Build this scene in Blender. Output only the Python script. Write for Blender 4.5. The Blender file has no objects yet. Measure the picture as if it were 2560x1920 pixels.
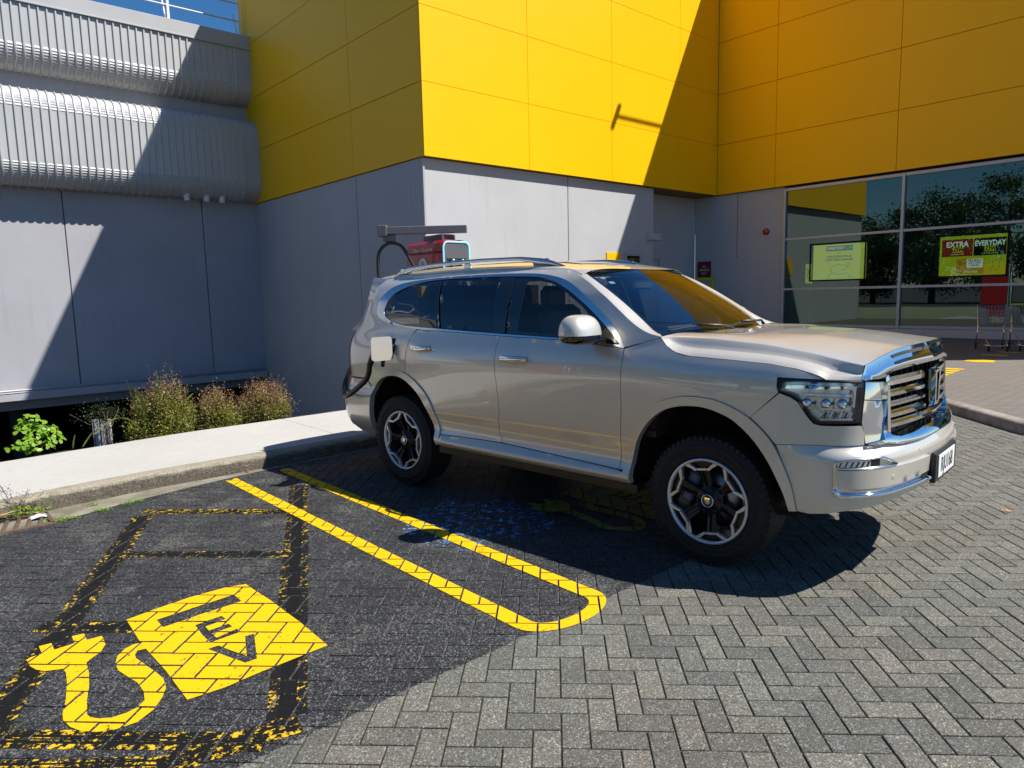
import bpy, math, random
import numpy as np
from mathutils import Vector, Matrix
from mathutils.geometry import delaunay_2d_cdt
random.seed(7); rng=np.random.RandomState(3)
SC=bpy.context.scene; COL=SC.collection; RAD=math.radians
# ---------------- camera ----------------
cam=bpy.data.cameras.new('camera'); co=bpy.data.objects.new('camera',cam); COL.objects.link(co)
cam.sensor_width=36; cam.lens=36*1745.6/2560; cam.clip_start=.05; cam.clip_end=3000
PITCH,ROLL,YAW,CH=0.12767,-0.0233985,0.724107,1.6119
fw=Vector((math.sin(YAW)*math.cos(PITCH),math.cos(YAW)*math.cos(PITCH),-math.sin(PITCH)))
rt=Vector((math.cos(YAW),-math.sin(YAW),0)); up=rt.cross(fw)
r2=rt*math.cos(ROLL)+up*math.sin(ROLL); u2=-rt*math.sin(ROLL)+up*math.cos(ROLL)
co.matrix_world=Matrix(((r2.x,u2.x,-fw.x,0),(r2.y,u2.y,-fw.y,0),(r2.z,u2.z,-fw.z,CH),(0,0,0,1)))
SC.camera=co
# ---------------- world + sun ----------------
W=bpy.data.worlds.new('World'); SC.world=W; W.use_nodes=True
nt=W.node_tree; bg=nt.nodes['Background']; sky=nt.nodes.new('ShaderNodeTexSky')
sky.sky_type='NISHITA'; sky.sun_disc=False; sky.sun_elevation=RAD(51.8); sky.sun_rotation=math.atan2(.495,-.61)
sky.altitude=0; sky.air_density=1.0; sky.dust_density=.1; sky.ozone_density=6.0
hs=nt.nodes.new('ShaderNodeHueSaturation'); hs.inputs['Saturation'].default_value=1.22; hs.inputs['Value'].default_value=1.0
nt.links.new(sky.outputs[0],hs.inputs['Color']); nt.links.new(hs.outputs[0],bg.inputs[0]); bg.inputs[1].default_value=.068
sl=bpy.data.lights.new('sun','SUN'); sl.energy=4.85; sl.angle=RAD(.53); sl.color=(1,.965,.90)
so=bpy.data.objects.new('sun',sl); COL.objects.link(so)
SUN=Vector((.495,-.61,1)).normalized(); so.rotation_euler=SUN.to_track_quat('Z','Y').to_euler(); so.location=(20,-20,40)
SC.view_settings.view_transform='Standard'; SC.view_settings.look='None'; SC.view_settings.exposure=.68; SC.view_settings.gamma=1
SC.view_settings.use_curve_mapping=False
SC.render.engine='CYCLES'
try:
    SC.cycles.max_bounces=10; SC.cycles.transparent_max_bounces=12; SC.cycles.caustics_reflective=False; SC.cycles.caustics_refractive=False
except Exception: pass
# ---------------- materials ----------------
class M:
    def __init__(s,name):
        s.m=bpy.data.materials.new(name); s.m.use_nodes=True; s.t=s.m.node_tree; s.n=s.t.nodes; s.l=s.t.links; s.b=s.n['Principled BSDF']; s._p=None
    def node(s,ty,**k):
        n=s.n.new(ty)
        for a,v in k.items(): setattr(n,a,v)
        return n
    def inp(s,n,i,v):
        if hasattr(v,'is_output') or isinstance(v,bpy.types.NodeSocket): s.l.new(v,n.inputs[i])
        else: n.inputs[i].default_value=v
    def pos(s):
        if s._p is None: s._p=s.node('ShaderNodeNewGeometry').outputs['Position']
        return s._p
    def noise(s,scale,detail=3,rough=.55,vec=None,stretch=None,dist=0):
        v=vec or s.pos()
        if stretch:
            mp=s.node('ShaderNodeMapping'); s.l.new(v,mp.inputs[0]); mp.inputs['Scale'].default_value=stretch; v=mp.outputs[0]
        n=s.node('ShaderNodeTexNoise'); s.l.new(v,n.inputs['Vector']); n.inputs['Scale'].default_value=scale; n.inputs['Detail'].default_value=detail; n.inputs['Roughness'].default_value=rough; n.inputs['Distortion'].default_value=dist
        return n.outputs['Fac']
    def ramp(s,f,a,b,c0=0.,c1=1.):
        n=s.node('ShaderNodeMapRange'); s.inp(n,0,f); n.inputs[1].default_value=a; n.inputs[2].default_value=b; n.inputs[3].default_value=c0; n.inputs[4].default_value=c1
        return n.outputs[0]
    def mix(s,f,a,b,mode='MIX'):
        n=s.node('ShaderNodeMix',data_type='RGBA',blend_type=mode); s.inp(n,0,f)
        for i,v in ((6,a),(7,b)):
            if isinstance(v,(tuple,list)): v=(*v[:3],1)
            s.inp(n,i,v)
        return n.outputs[2]
    def math(s,op,a,b=0.,c=None):
        n=s.node('ShaderNodeMath',operation=op); s.inp(n,0,a); s.inp(n,1,b)
        if c is not None: s.inp(n,2,c)
        return n.outputs[0]
    def bump(s,h,strength=.3,dist=.01):
        n=s.node('ShaderNodeBump'); s.inp(n,'Height',h); n.inputs['Strength'].default_value=strength; n.inputs['Distance'].default_value=dist
        s.l.new(n.outputs[0],s.b.inputs['Normal']); return n
    def set(s,**k):
        for a,v in k.items():
            a={'base':'Base Color','rough':'Roughness','metal':'Metallic','coat':'Coat Weight','coatr':'Coat Roughness','spec':'Specular IOR Level','ior':'IOR','emit':'Emission Color','emits':'Emission Strength','alpha':'Alpha','trans':'Transmission Weight','sheen':'Sheen Weight'}[a]
            if isinstance(v,(tuple,list)): v=(*v[:3],1)
            s.inp(s.b,a,v)
        return s
def simple(name,base,rough=.5,metal=0.,var=.08,scale=6.,bump=0.,bs=200,**k):
    m=M(name); n=m.noise(scale,4)
    m.set(base=m.mix(m.ramp(n,.3,.7),tuple(c*(1-var) for c in base),tuple(min(1,c*(1+var)) for c in base)),rough=rough,metal=metal,**k)
    if bump: m.bump(m.noise(bs,3),bump,.003)
    return m.m
MT={}
def glassmat(name,tint,rough=0.,ior=1.5,boost=1.0,spec=(1,1,1),base=0.0):
    m=M(name); m.n.remove(m.b); out=m.n['Material Output']
    tr=m.node('ShaderNodeBsdfTransparent'); tr.inputs[0].default_value=(*tint,1)
    gl=m.node('ShaderNodeBsdfGlossy'); gl.inputs['Roughness'].default_value=rough; gl.inputs[0].default_value=(*spec,1)
    w=m.noise(.6,1)
    b=m.node('ShaderNodeBump'); m.l.new(w,b.inputs['Height']); b.inputs['Strength'].default_value=.05; b.inputs['Distance'].default_value=.02
    m.l.new(b.outputs[0],gl.inputs['Normal'])
    lw=m.node('ShaderNodeLayerWeight'); lw.inputs[0].default_value=.5; f0=((ior-1)/(ior+1))**2
    sch=m.math('MULTIPLY_ADD',m.math('POWER',lw.outputs['Facing'],5.),1-f0,f0)
    f=m.math('MINIMUM',m.math('MULTIPLY_ADD',sch,boost*1.7,base),1.)
    mx=m.node('ShaderNodeMixShader'); m.l.new(f,mx.inputs[0]); m.l.new(tr.outputs[0],mx.inputs[1]); m.l.new(gl.outputs[0],mx.inputs[2]); m.l.new(mx.outputs[0],out.inputs[0])
    return m.m
# car paint: champagne silver metallic with clear coat
m=M('car_paint'); fl=m.noise(900,1); big=m.noise(1.3,3)
m.set(base=m.mix(m.ramp(fl,.35,.65),(.635,.585,.505),(.74,.685,.60)),metal=.42,rough=m.ramp(big,.3,.7,.34,.40),coat=1.,coatr=.015); m.b.inputs['Coat IOR'].default_value=1.75; MT['paint']=m.m
MT['chrome']=simple('chrome',(.80,.81,.83),.05,1.,.03)
MT['satin']=simple('satin_silver',(.74,.75,.76),.17,1.,.04)
MT['rimcut']=simple('machined_alloy',(.62,.64,.68),.34,.6,.06)
MT['black']=simple('black_plastic',(.012,.012,.013),.38,0,.15)
MT['gloss']=simple('gloss_black',(.008,.008,.009),.06,0,.1,coat=1.)
MT['rimblack']=simple('satin_black_alloy',(.013,.013,.014),.33,.2,.1)
MT['void']=simple('dark_liner',(.004,.004,.004),.95,0,.1)
MT['rubber']=simple('tyre_rubber',(.008,.008,.008),.75,0,.25,30,.2,120)
MT['cable']=simple('cable_rubber',(.018,.018,.02),.42,0,.15)
MT['seat']=simple('seat_leather',(.05,.042,.038),.55,0,.1)
MT['seatl']=simple('pale_trim',(.35,.33,.30),.7,0,.1)
MT['red']=simple('red_lens',(.42,.012,.016),.12,0,.1,coat=1.)
MT['lamp']=simple('lamp_reflector',(.90,.91,.93),.22,.8,.1)
MT['lampdark']=simple('lamp_bezel',(.03,.03,.035),.15,.3,.1)
MT['lens']=glassmat('clear_lens',(.93,.95,.97),0.,1.5,1.0)
MT['wind']=glassmat('windscreen_glass',(.60,.68,.68),0.,1.6,.95,(.85,.93,1.),base=.02)
MT['front_glass']=glassmat('front_door_glass',(.62,.66,.64),0.,1.5,.8)
MT['privacy']=glassmat('privacy_glass',(.15,.16,.155),0.,1.5,1.3)
MT['shopglass']=glassmat('shop_glass',(.24,.36,.31),0.,1.52,1.15,(.66,.84,.76),base=.04)
MT['white']=simple('white_print',(.72,.72,.70),.5)
MT['ink']=simple('black_print',(.012,.012,.012),.5)
MT['disc']=simple('brake_disc',(.30,.30,.31),.35,1.)
MT['caliper']=simple('brake_caliper',(.10,.16,.24),.4,.3)
# wall paints
def wallmat(name,base,streak=.13,rough=.7,bump=.12):
    m=M(name); a=m.noise(.7,4); b=m.noise(1.0,4,.6,stretch=(5,5,.35)); c=m.noise(60,3)
    col=m.mix(m.ramp(a,.3,.7),tuple(x*.94 for x in base),tuple(x*1.05 for x in base))
    col=m.mix(m.ramp(b,.58,.8,0,streak*3),col,tuple(x*.6 for x in base))
    m.set(base=col,rough=rough); m.bump(c,bump,.004); return m.m
MT['greywall']=wallmat('grey_wall_paint',(.45,.452,.455)); MT['annexe']=wallmat('annexe_wall_paint',(.375,.37,.40))
MT['greydark']=wallmat('dark_grey_wall',(.20,.205,.215))
MT['corr']=simple('corrugated_steel',(.45,.45,.45),.42,.15,.05,1.5)
MT['fascia']=simple('grey_fascia',(.40,.40,.41),.5,.1,.04,1.5)
m=M('yellow_cladding'); a=m.noise(.35,3); c=m.noise(500,1)
m.set(base=m.mix(m.ramp(a,.3,.7),(.96,.50,.002),(.98,.522,.003)),rough=.38,spec=.22); m.bump(m.noise(.9,2),.06,.02); MT['yellow']=m.m
MT['yellowedge']=simple('cladding_joint',(.24,.13,.005),.7)
MT['alu']=simple('window_frame',(.46,.45,.46),.45,.3,.04)
MT['white_rail']=simple('white_rail_paint',(.72,.73,.75),.45,0,.05)
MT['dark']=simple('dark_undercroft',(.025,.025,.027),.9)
def concrete(name,base,var=.12,grime=None,rough=.85,broom=True):
    m=M(name); a=m.noise(.9,5); b=m.noise(14,5,.65); c=m.noise(220,3); d=m.noise(30,2,.5,stretch=(1,14,1))
    col=m.mix(m.ramp(a,.3,.72),tuple(x*(1-var) for x in base),tuple(x*(1+var*.4) for x in base))
    col=m.mix(m.ramp(b,.45,.75,0,.35),col,tuple(x*.72 for x in base))
    if grime: col=m.mix(m.ramp(m.noise(3.2,6,.7),.40,.60),col,grime)
    m.set(base=col,rough=rough)
    h=m.math('ADD',c,m.math('MULTIPLY',d,.8)) if broom else c
    m.bump(h,.35,.004); return m.m
MT['path']=concrete('path_concrete',(.455,.435,.40),.08)
MT['kerb']=concrete('kerb_concrete',(.27,.23,.175),.25,(.075,.058,.04),broom=False)
m=M('weathered_kerb'); sz_=m.node('ShaderNodeSeparateXYZ'); m.l.new(m.pos(),sz_.inputs[0]); a=m.noise(3,5,.65); b_=m.noise(70,4,.7); c=m.noise(26,5,.7,stretch=(.25,1,1.6))
col=m.mix(m.ramp(b_,.35,.65),(.19,.165,.115),(.36,.32,.25))
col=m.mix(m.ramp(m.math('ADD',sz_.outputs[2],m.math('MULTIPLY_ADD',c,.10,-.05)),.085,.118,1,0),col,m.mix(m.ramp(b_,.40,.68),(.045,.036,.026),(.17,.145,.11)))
col=m.mix(m.ramp(a,.52,.66,0,.6),col,(.13,.115,.06))
col=m.mix(m.ramp(c,.66,.70,0,.8),col,(.40,.37,.30)); m.set(base=col,rough=.92); m.bump(b_,.8,.006); MT['kerb']=m.m
MT['gutter']=concrete('gutter_concrete',(.27,.245,.19),.2,(.15,.13,.09),broom=False)
MT['kerbpale']=concrete('pale_kerb',(.36,.32,.28),.15,(.20,.17,.14),broom=False)
MT['soil']=simple('dark_mulch',(.022,.017,.013),.95,0,.4,40,.8,30)
MT['asphalt']=simple('asphalt',(.075,.07,.066),.9,0,.15,2,.5,150)
# pavers
def speck(m,base):
    n1=m.noise(260,2,.6); n2=m.noise(110,3,.6); n3=m.noise(1.1,4); n4=m.noise(9,4,.6)
    vo=m.node('ShaderNodeTexVoronoi'); m.l.new(m.pos(),vo.inputs['Vector']); vo.inputs['Scale'].default_value=190
    oi=m.node('ShaderNodeObjectInfo'); at=m.node('ShaderNodeAttribute',attribute_name='tone')
    col=m.mix(m.ramp(n1,.34,.66),tuple(x*.45 for x in base),tuple(x*1.42 for x in base))
    sep=m.node('ShaderNodeSeparateColor'); m.l.new(vo.outputs['Color'],sep.inputs[0])
    col=m.mix(m.ramp(sep.outputs[0],.80,.92,0,.75),col,tuple(min(1,x*2.6) for x in base))
    col=m.mix(m.ramp(sep.outputs[1],.82,.90,0,.6),col,(base[0]*.9,base[1]*.72,base[2]*.66))
    col=m.mix(m.ramp(sep.outputs[2],.80,.88,0,.7),col,tuple(x*.3 for x in base))
    tone=m.math('ADD',at.outputs['Fac'],oi.outputs['Random'])
    col=m.mix(1.,col,m.mix(m.ramp(tone,0,1.0),(.74,.755,.76),(1.16,1.14,1.10)),'MULTIPLY')
    col=m.mix(m.ramp(n3,.42,.62,0,.45),col,m.mix(1.,col,(1.14,.96,.90),'MULTIPLY'))
    col=m.mix(m.ramp(n4,.45,.75,0,.5),col,m.mix(1.,col,(.72,.74,.66),'MULTIPLY'))
    return col,n1,n2
def paverlike(name,joint=False):
    m=M(name)
    if joint:
        n=m.noise(90,3); col=m.mix(m.ramp(n,.35,.65),(.020,.022,.012),(.075,.078,.05)); n1=n2=n
        pcol=m.mix(m.ramp(m.noise(25,4,.6),.40,.62),(.022,.022,.021),(.18,.17,.155))
    else:
        col,n1,n2=speck(m,(.128,.130,.114))
        sp=m.noise(190,3,.75); pcol=m.mix(m.ramp(sp,.53,.74),(.011,.011,.012),(.082,.082,.086))
        v3=m.node('ShaderNodeTexVoronoi'); m.l.new(m.pos(),v3.inputs['Vector']); v3.inputs['Scale'].default_value=230; s3=m.node('ShaderNodeSeparateColor'); m.l.new(v3.outputs['Color'],s3.inputs[0])
        v4=m.node('ShaderNodeTexVoronoi'); m.l.new(m.pos(),v4.inputs['Vector']); v4.inputs['Scale'].default_value=150; s4=m.node('ShaderNodeSeparateColor'); m.l.new(v4.outputs['Color'],s4.inputs[0])
        dens=m.ramp(m.noise(1.7,4,.6),.35,.7,.03,-.10)
        pcol=m.mix(m.ramp(m.math('SUBTRACT',s3.outputs[0],dens),.84,.88,0,.8),pcol,(.125,.125,.125)); pcol=m.mix(m.ramp(m.math('SUBTRACT',s4.outputs[1],dens),.93,.95,0,.8),pcol,(.17,.17,.165)); pcol=m.mix(m.ramp(s4.outputs[2],.80,.86,0,.8),pcol,(.008,.008,.009))
        syz=m.node('ShaderNodeSeparateXYZ'); m.l.new(m.pos(),syz.inputs[0]); near=m.ramp(syz.outputs[1],3.6,6.2,0,.055)
        wear=m.ramp(m.math('ADD',m.noise(2.6,5,.66,stretch=(1.,1.,1.)),near),.565,.66,0,.85)
        worn=m.math('MULTIPLY',wear,m.ramp(m.noise(60,3,.6,stretch=(1,1,1)),.48,.58))
        pcol=m.mix(worn,pcol,m.mix(.5,col,(.16,.165,.135)))
        moss=m.math('MULTIPLY',m.ramp(m.noise(22,4,.7),.66,.72),1.)
    sx=m.node('ShaderNodeSeparateXYZ'); m.l.new(m.pos(),sx.inputs[0])
    wob=m.math('MULTIPLY_ADD',m.noise(5,3),.03,-.015)
    edge=m.ramp(m.math('ADD',sx.outputs[1],wob),2.325,2.335)
    edge=m.math('MULTIPLY',edge,m.ramp(sx.outputs[0],6.9,6.91,1,0))
    if not joint:
        # green moss specks only near the gutter
        pcol=m.mix(m.math('MULTIPLY',moss,m.ramp(sx.outputs[1],4.2,6.0,0,.8)),pcol,(.09,.13,.03))
        # worn blue disabled-bay paint
        d=m.node('ShaderNodeVectorMath',operation='DISTANCE'); m.l.new(m.pos(),d.inputs[0]); d.inputs[1].default_value=(3.0,3.85,0)
        rr=m.math('ADD',d.outputs['Value'],m.math('MULTIPLY_ADD',m.noise(4,3),.5,-.25))
        bm=m.math('MULTIPLY',m.ramp(rr,.50,.56,1,0),m.ramp(m.noise(16,5,.75,stretch=(1,1,1)),.535,.58))
        pcol=m.mix(bm,pcol,m.mix(m.ramp(m.noise(40,2),.55,.62),(.035,.18,.46),(.50,.58,.62)))
    m.set(base=m.mix(edge,col,pcol),rough=m.math('MULTIPLY_ADD',edge,-.22,.90),spec=.4)
    h=m.math('ADD',m.math('MULTIPLY',n1,1.),m.math('MULTIPLY',n2,.6))
    m.bump(h,.8 if not joint else .4,.0028)
    return m.m
MT['paver']=paverlike('concrete_paver'); MT['joint']=paverlike('joint_sand',True)
m=M('forecourt_paving'); mp=m.node('ShaderNodeMapping'); m.l.new(m.pos(),mp.inputs[0]); mp.inputs['Rotation'].default_value=(0,0,RAD(45))
br=m.node('ShaderNodeTexBrick'); m.l.new(mp.outputs[0],br.inputs[0]); br.inputs['Scale'].default_value=1; br.inputs['Brick Width'].default_value=.21; br.inputs['Row Height'].default_value=.105; br.inputs['Mortar Size'].default_value=.006
br.inputs[1].default_value=(.155,.135,.115,1); br.inputs[2].default_value=(.18,.155,.135,1); br.inputs[3].default_value=(.05,.043,.035,1)
nn=m.noise(200,3); m.set(base=m.mix(1.,br.outputs[0],m.mix(m.ramp(nn,.3,.7),(.75,.75,.75),(1.2,1.2,1.2)),'MULTIPLY'),rough=.9); m.bump(br.outputs['Fac'],-.6,.006); MT['fore']=m.m
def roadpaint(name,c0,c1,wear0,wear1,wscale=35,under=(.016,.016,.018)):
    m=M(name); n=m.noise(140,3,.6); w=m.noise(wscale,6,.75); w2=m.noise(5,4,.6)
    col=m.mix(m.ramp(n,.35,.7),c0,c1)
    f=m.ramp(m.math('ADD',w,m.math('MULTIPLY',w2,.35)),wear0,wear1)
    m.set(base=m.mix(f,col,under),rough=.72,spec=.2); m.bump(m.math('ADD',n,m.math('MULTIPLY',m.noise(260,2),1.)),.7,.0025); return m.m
MT['ypaint']=roadpaint('yellow_road_paint',(.70,.415,.002),(.76,.455,.004),.79,.83,under=(.014,.014,.016))
MT['overpaint']=simple('black_overpaint',(.0075,.0075,.008),.9,0,.3,30,.4,200,spec=.15)
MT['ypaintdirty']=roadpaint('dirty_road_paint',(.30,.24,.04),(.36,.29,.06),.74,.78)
MT['worn']=roadpaint('worn_road_paint',(.60,.36,.008),(.68,.44,.015),.62,.64,30,(.006,.006,.007)); MT['worn2']=roadpaint('worn_road_paint_faint',(.55,.33,.02),(.62,.40,.03),.585,.60,30,(.008,.008,.009))
# ---------------- helpers ----------------
def link(o,parent=None):
    COL.objects.link(o)
    if parent is not None: o.parent=parent
    return o
def mesh(name,V,F,mats,parent=None,smooth=False,mi=None,**pr):
    me=bpy.data.meshes.new(name); me.from_pydata([tuple(map(float,v)) for v in V],[],[tuple(f) for f in F])
    if not isinstance(mats,(list,tuple)): mats=[mats]
    for q in mats: me.materials.append(MT[q] if isinstance(q,str) else q)
    if mi is not None: me.polygons.foreach_set('material_index',mi)
    if smooth is True: me.polygons.foreach_set('use_smooth',[True]*len(me.polygons))
    elif smooth is not False: me.polygons.foreach_set('use_smooth',smooth)
    me.update(); o=bpy.data.objects.new(name,me); link(o,parent)
    for k,v in pr.items(): o[k]=v
    return o
def empty(name,loc=(0,0,0),rz=0,parent=None,**pr):
    o=bpy.data.objects.new(name,None); o.empty_display_size=.2; link(o,parent); o.location=loc; o.rotation_euler=(0,0,rz)
    for k,v in pr.items(): o[k]=v
    return o
class B:
    def __init__(s): s.V=[];s.F=[];s.S=[]
    def add(s,V,F,sm=False):
        n=len(s.V); s.V+= [tuple(map(float,v)) for v in V]; s.F+=[tuple(i+n for i in f) for f in F]; s.S+=[sm]*len(F); return s
    def box(s,c,d,M3=None,bev=0.):
        x,y,z=[q/2 for q in d]
        if bev>0:
            b=min(bev,x*.9,y*.9,z*.9); V=[];idx={}
            for sx in(-1,1):
                for sy in(-1,1):
                    for sz in(-1,1):
                        for k,(a,e,g) in enumerate(((0,b,b),(b,0,b),(b,b,0))):
                            idx[(sx,sy,sz,k)]=len(V); V.append((sx*(x-a),sy*(y-e),sz*(z-g)))
            F=[]
            for ax in range(3):
                for sg in(-1,1):
                    q=[]
                    for (p,r) in((-1,-1),(1,-1),(1,1),(-1,1)):
                        k=[0,0,0];k[ax]=sg;o=[i for i in range(3) if i!=ax];k[o[0]]=p;k[o[1]]=r;q.append(idx[(*k,ax)])
                    if (sg>0)!=(ax!=1): q=q[::-1]
                    F.append(q)
            for ax in range(3):
                o=[i for i in range(3) if i!=ax]
                for p in(-1,1):
                    for r in(-1,1):
                        k0=[0]*3;k1=[0]*3;k0[ax]=-1;k1[ax]=1;k0[o[0]]=k1[o[0]]=p;k0[o[1]]=k1[o[1]]=r
                        F.append([idx[(*k0,o[0])],idx[(*k1,o[0])],idx[(*k1,o[1])],idx[(*k0,o[1])]])
            for sx in(-1,1):
                for sy in(-1,1):
                    for sz in(-1,1): F.append([idx[(sx,sy,sz,k)] for k in range(3)])
        else:
            V=[(a,e,g) for a in(-x,x) for e in(-y,y) for g in(-z,z)]
            F=[(0,1,3,2),(4,6,7,5),(0,4,5,1),(2,3,7,6),(0,2,6,4),(1,5,7,3)]
        V=[Vector(v) for v in V]
        if M3 is not None: V=[M3@v for v in V]
        return s.add([v+Vector(c) for v in V],F)
    def tube(s,pts,r,n=8,closed=False,caps=True):
        P=[Vector(p) for p in pts]; R=r if isinstance(r,(list,tuple)) else [r]*len(P); V=[];F=[]; N=len(P); prev=None
        for i,p in enumerate(P):
            a=P[(i-1)%N] if (closed or i>0) else p; b=P[(i+1)%N] if (closed or i<N-1) else p
            d=(b-a).normalized()
            if prev is None:
                u=d.orthogonal().normalized()
            else:
                u=(prev-d*prev.dot(d)); u=u.normalized() if u.length>1e-6 else d.orthogonal().normalized()
            prev=u; w=d.cross(u)
            for k in range(n):
                t=2*math.pi*k/n; V.append(p+(u*math.cos(t)+w*math.sin(t))*R[i])
        for i in range(N if closed else N-1):
            j=(i+1)%N
            for k in range(n): F.append((i*n+k,i*n+(k+1)%n,j*n+(k+1)%n,j*n+k))
        if caps and not closed: F.append(tuple(range(n))[::-1]); F.append(tuple((N-1)*n+k for k in range(n)))
        return s.add(V,F,True)
    def lathe(s,prof,n=32,axis='z',c=(0,0,0),sm=True):
        V=[];F=[]
        for r,h in prof:
            for k in range(n):
                t=2*math.pi*k/n; a,b=r*math.cos(t),r*math.sin(t)
                v={'z':(a,b,h),'y':(a,h,b),'x':(h,a,b)}[axis]; V.append((v[0]+c[0],v[1]+c[1],v[2]+c[2]))
        for i in range(len(prof)-1):
            for k in range(n): F.append((i*n+k,i*n+(k+1)%n,(i+1)*n+(k+1)%n,(i+1)*n+k))
        return s.add(V,F,sm)
    def prism(s,poly,h0,h1,f=lambda u,v,h:(u,v,h)):
        n=len(poly); V=[f(u,v,h0) for u,v in poly]+[f(u,v,h1) for u,v in poly]
        T=tri(poly); F=[t[::-1] for t in T]+[tuple(i+n for i in t) for t in T]+[(i,(i+1)%n,(i+1)%n+n,i+n) for i in range(n)]
        return s.add(V,F)
    def build(s,name,mat,parent=None,**pr): return mesh(name,s.V,s.F,mat,parent,s.S,**pr)
def inside(P,x,y):
    c=False;n=len(P);j=n-1
    for i in range(n):
        if (P[i][1]>y)!=(P[j][1]>y) and x<(P[j][0]-P[i][0])*(y-P[i][1])/(P[j][1]-P[i][1])+P[i][0]: c=not c
        j=i
    return c
def cdt(outer,holes=(),step=None):
    """triangulate polygon with holes (+ interior grid): returns verts2d, tris, loops"""
    V=[];E=[]
    for L in [outer]+list(holes):
        n0=len(V); V+=[Vector((a,b)) for a,b in L]; E+=[(n0+i,n0+(i+1)%len(L)) for i in range(len(L))]
    if step:
        sx,sy=step if isinstance(step,tuple) else (step,step)
        xs=[p[0] for p in outer];ys=[p[1] for p in outer]
        segs=[(Vector(L[i]),Vector(L[(i+1)%len(L)])) for L in [outer]+list(holes) for i in range(len(L))]
        A=np.array([s[0][:] for s in segs]);D_=np.array([s[1][:] for s in segs])-A; LL=(D_**2).sum(1)+1e-12
        gx=np.arange(math.floor(min(xs)/sx)*sx,max(xs),sx); gy=np.arange(math.floor(min(ys)/sy)*sy,max(ys),sy)
        for i,a in enumerate(gx):
            for b in gy:
                if not inside(outer,a,b) or any(inside(h,a,b) for h in holes): continue
                q=np.array([a,b]); t=np.clip(((q-A)*D_).sum(1)/LL,0,1); d=np.sqrt((((A+D_*t[:,None])-q)**2).sum(1)).min()
                if d>min(sx,sy)*.35: V.append(Vector((a,b)))
    r=delaunay_2d_cdt(V,E,[],0,1e-6)
    v2=[tuple(v) for v in r[0]]; T=[]
    for f in r[2]:
        cx=sum(v2[i][0] for i in f)/len(f); cy=sum(v2[i][1] for i in f)/len(f)
        if inside(outer,cx,cy) and not any(inside(h,cx,cy) for h in holes): T.append(tuple(f))
    return v2,T
def tri(poly):
    r=delaunay_2d_cdt([Vector(p) for p in poly],[(i,(i+1)%len(poly)) for i in range(len(poly))],[],0,1e-7)
    if len(r[0])!=len(poly): pass
    T=[]
    orig=r[3]
    mp=[o[0] if len(o) else 0 for o in orig]
    for f in r[2]:
        c=[sum(r[0][i][k] for i in f)/3 for k in(0,1)]
        if inside(poly,*c): T.append(tuple(mp[i] for i in f))
    return T
def smooth_curve(P,n=6,closed=False):
    P=[np.array(p,float) for p in P]; Q=([P[-1]]+P+[P[0],P[1]]) if closed else ([2*P[0]-P[1]]+P+[2*P[-1]-P[-2]]); o=[]
    for i in range(1,len(Q)-2):
        p0,p1,p2,p3=Q[i-1:i+3]
        for k in range(n):
            t=k/n; o.append(.5*((2*p1)+(-p0+p2)*t+(2*p0-5*p1+4*p2-p3)*t*t+(-p0+3*p1-3*p2+p3)*t**3))
    if not closed: o.append(P[-1])
    return [tuple(q) for q in o]
def rotz(a): return Matrix.Rotation(a,3,'Z')
def text(name,s,size,mat,parent,M4,ext=.001,align='CENTER',sx=1.,bold=0.):
    c=bpy.data.curves.new(name,'FONT'); c.body=s; c.size=size; c.extrude=ext; c.align_x=align; c.align_y='CENTER'; c.offset=bold; c.resolution_u=3
    o=bpy.data.objects.new(name,c); COL.objects.link(o)
    dg=bpy.context.evaluated_depsgraph_get(); me=bpy.data.meshes.new_from_object(o.evaluated_get(dg)); COL.objects.unlink(o); bpy.data.objects.remove(o)
    me.materials.clear(); me.materials.append(MT[mat]); me.transform(Matrix.Diagonal((sx,1,1,1))); me.transform(M4)
    q=bpy.data.objects.new(name,me); link(q,parent); return q
def frame4(o,x,y,z):
    return Matrix(((x[0],y[0],z[0],o[0]),(x[1],y[1],z[1],o[1]),(x[2],y[2],z[2],o[2]),(0,0,0,1)))
# ================= ground =================
S_=dict(kind='structure')
def sheet(name,polys,mat,z=None,**pr):
    b=B()
    for P in polys: b.add(P,[tuple(range(len(P)))])
    return b.build(name,mat,**pr)
def rect(x0,x1,y0,y1,z): return [(x0,y0,z),(x1,y0,z),(x1,y1,z),(x0,y1,z)]
sheet('ground',[rect(-900,-5,-900,6.2,-.03),rect(-5,9,-900,-2.2,-.03),rect(9,900,-900,-12,-.03),rect(40,900,-12,900,-.03),rect(-900,40,60,900,-.03),rect(-900,-14,6.2,60,-.03)],'asphalt',**S_)
# joint bed below the pavers (recessed sand)
sheet('paving_bed',[rect(-5,11.2,-2.2,6.75,-.0065)],'joint',**S_)
GUT=[(-5,5.55),(0,5.93),(.43,6.01),(.76,6.07),(1.26,6.23),(2.1,6.41),(2.6,6.47),(3.82,6.52),(12,6.55)]
KF=[(-5,5.98),(-1,6.27),(.0,6.36),(.48,6.40),(.93,6.49),(1.6,6.555),(2.52,6.55),(3.8,6.58),(12,6.60)]   # foot of kerb face
FC=[(11.4,6.6),(11.1,5.2),(10.65,3.9),(10.05,3.0),(9.55,2.5),(9.0,1.95),(8.6,1.35),(8.35,.5),(8.25,-1),(8.2,-12)]
gx_=lambda x:float(np.interp(x,[p[0] for p in GUT],[p[1] for p in GUT]))
kx_=lambda x:float(np.interp(x,[p[0] for p in KF],[p[1] for p in KF]))
def fcx(y): return float(np.interp(y,[p[1] for p in FC][::-1],[p[0] for p in FC][::-1]))
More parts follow.
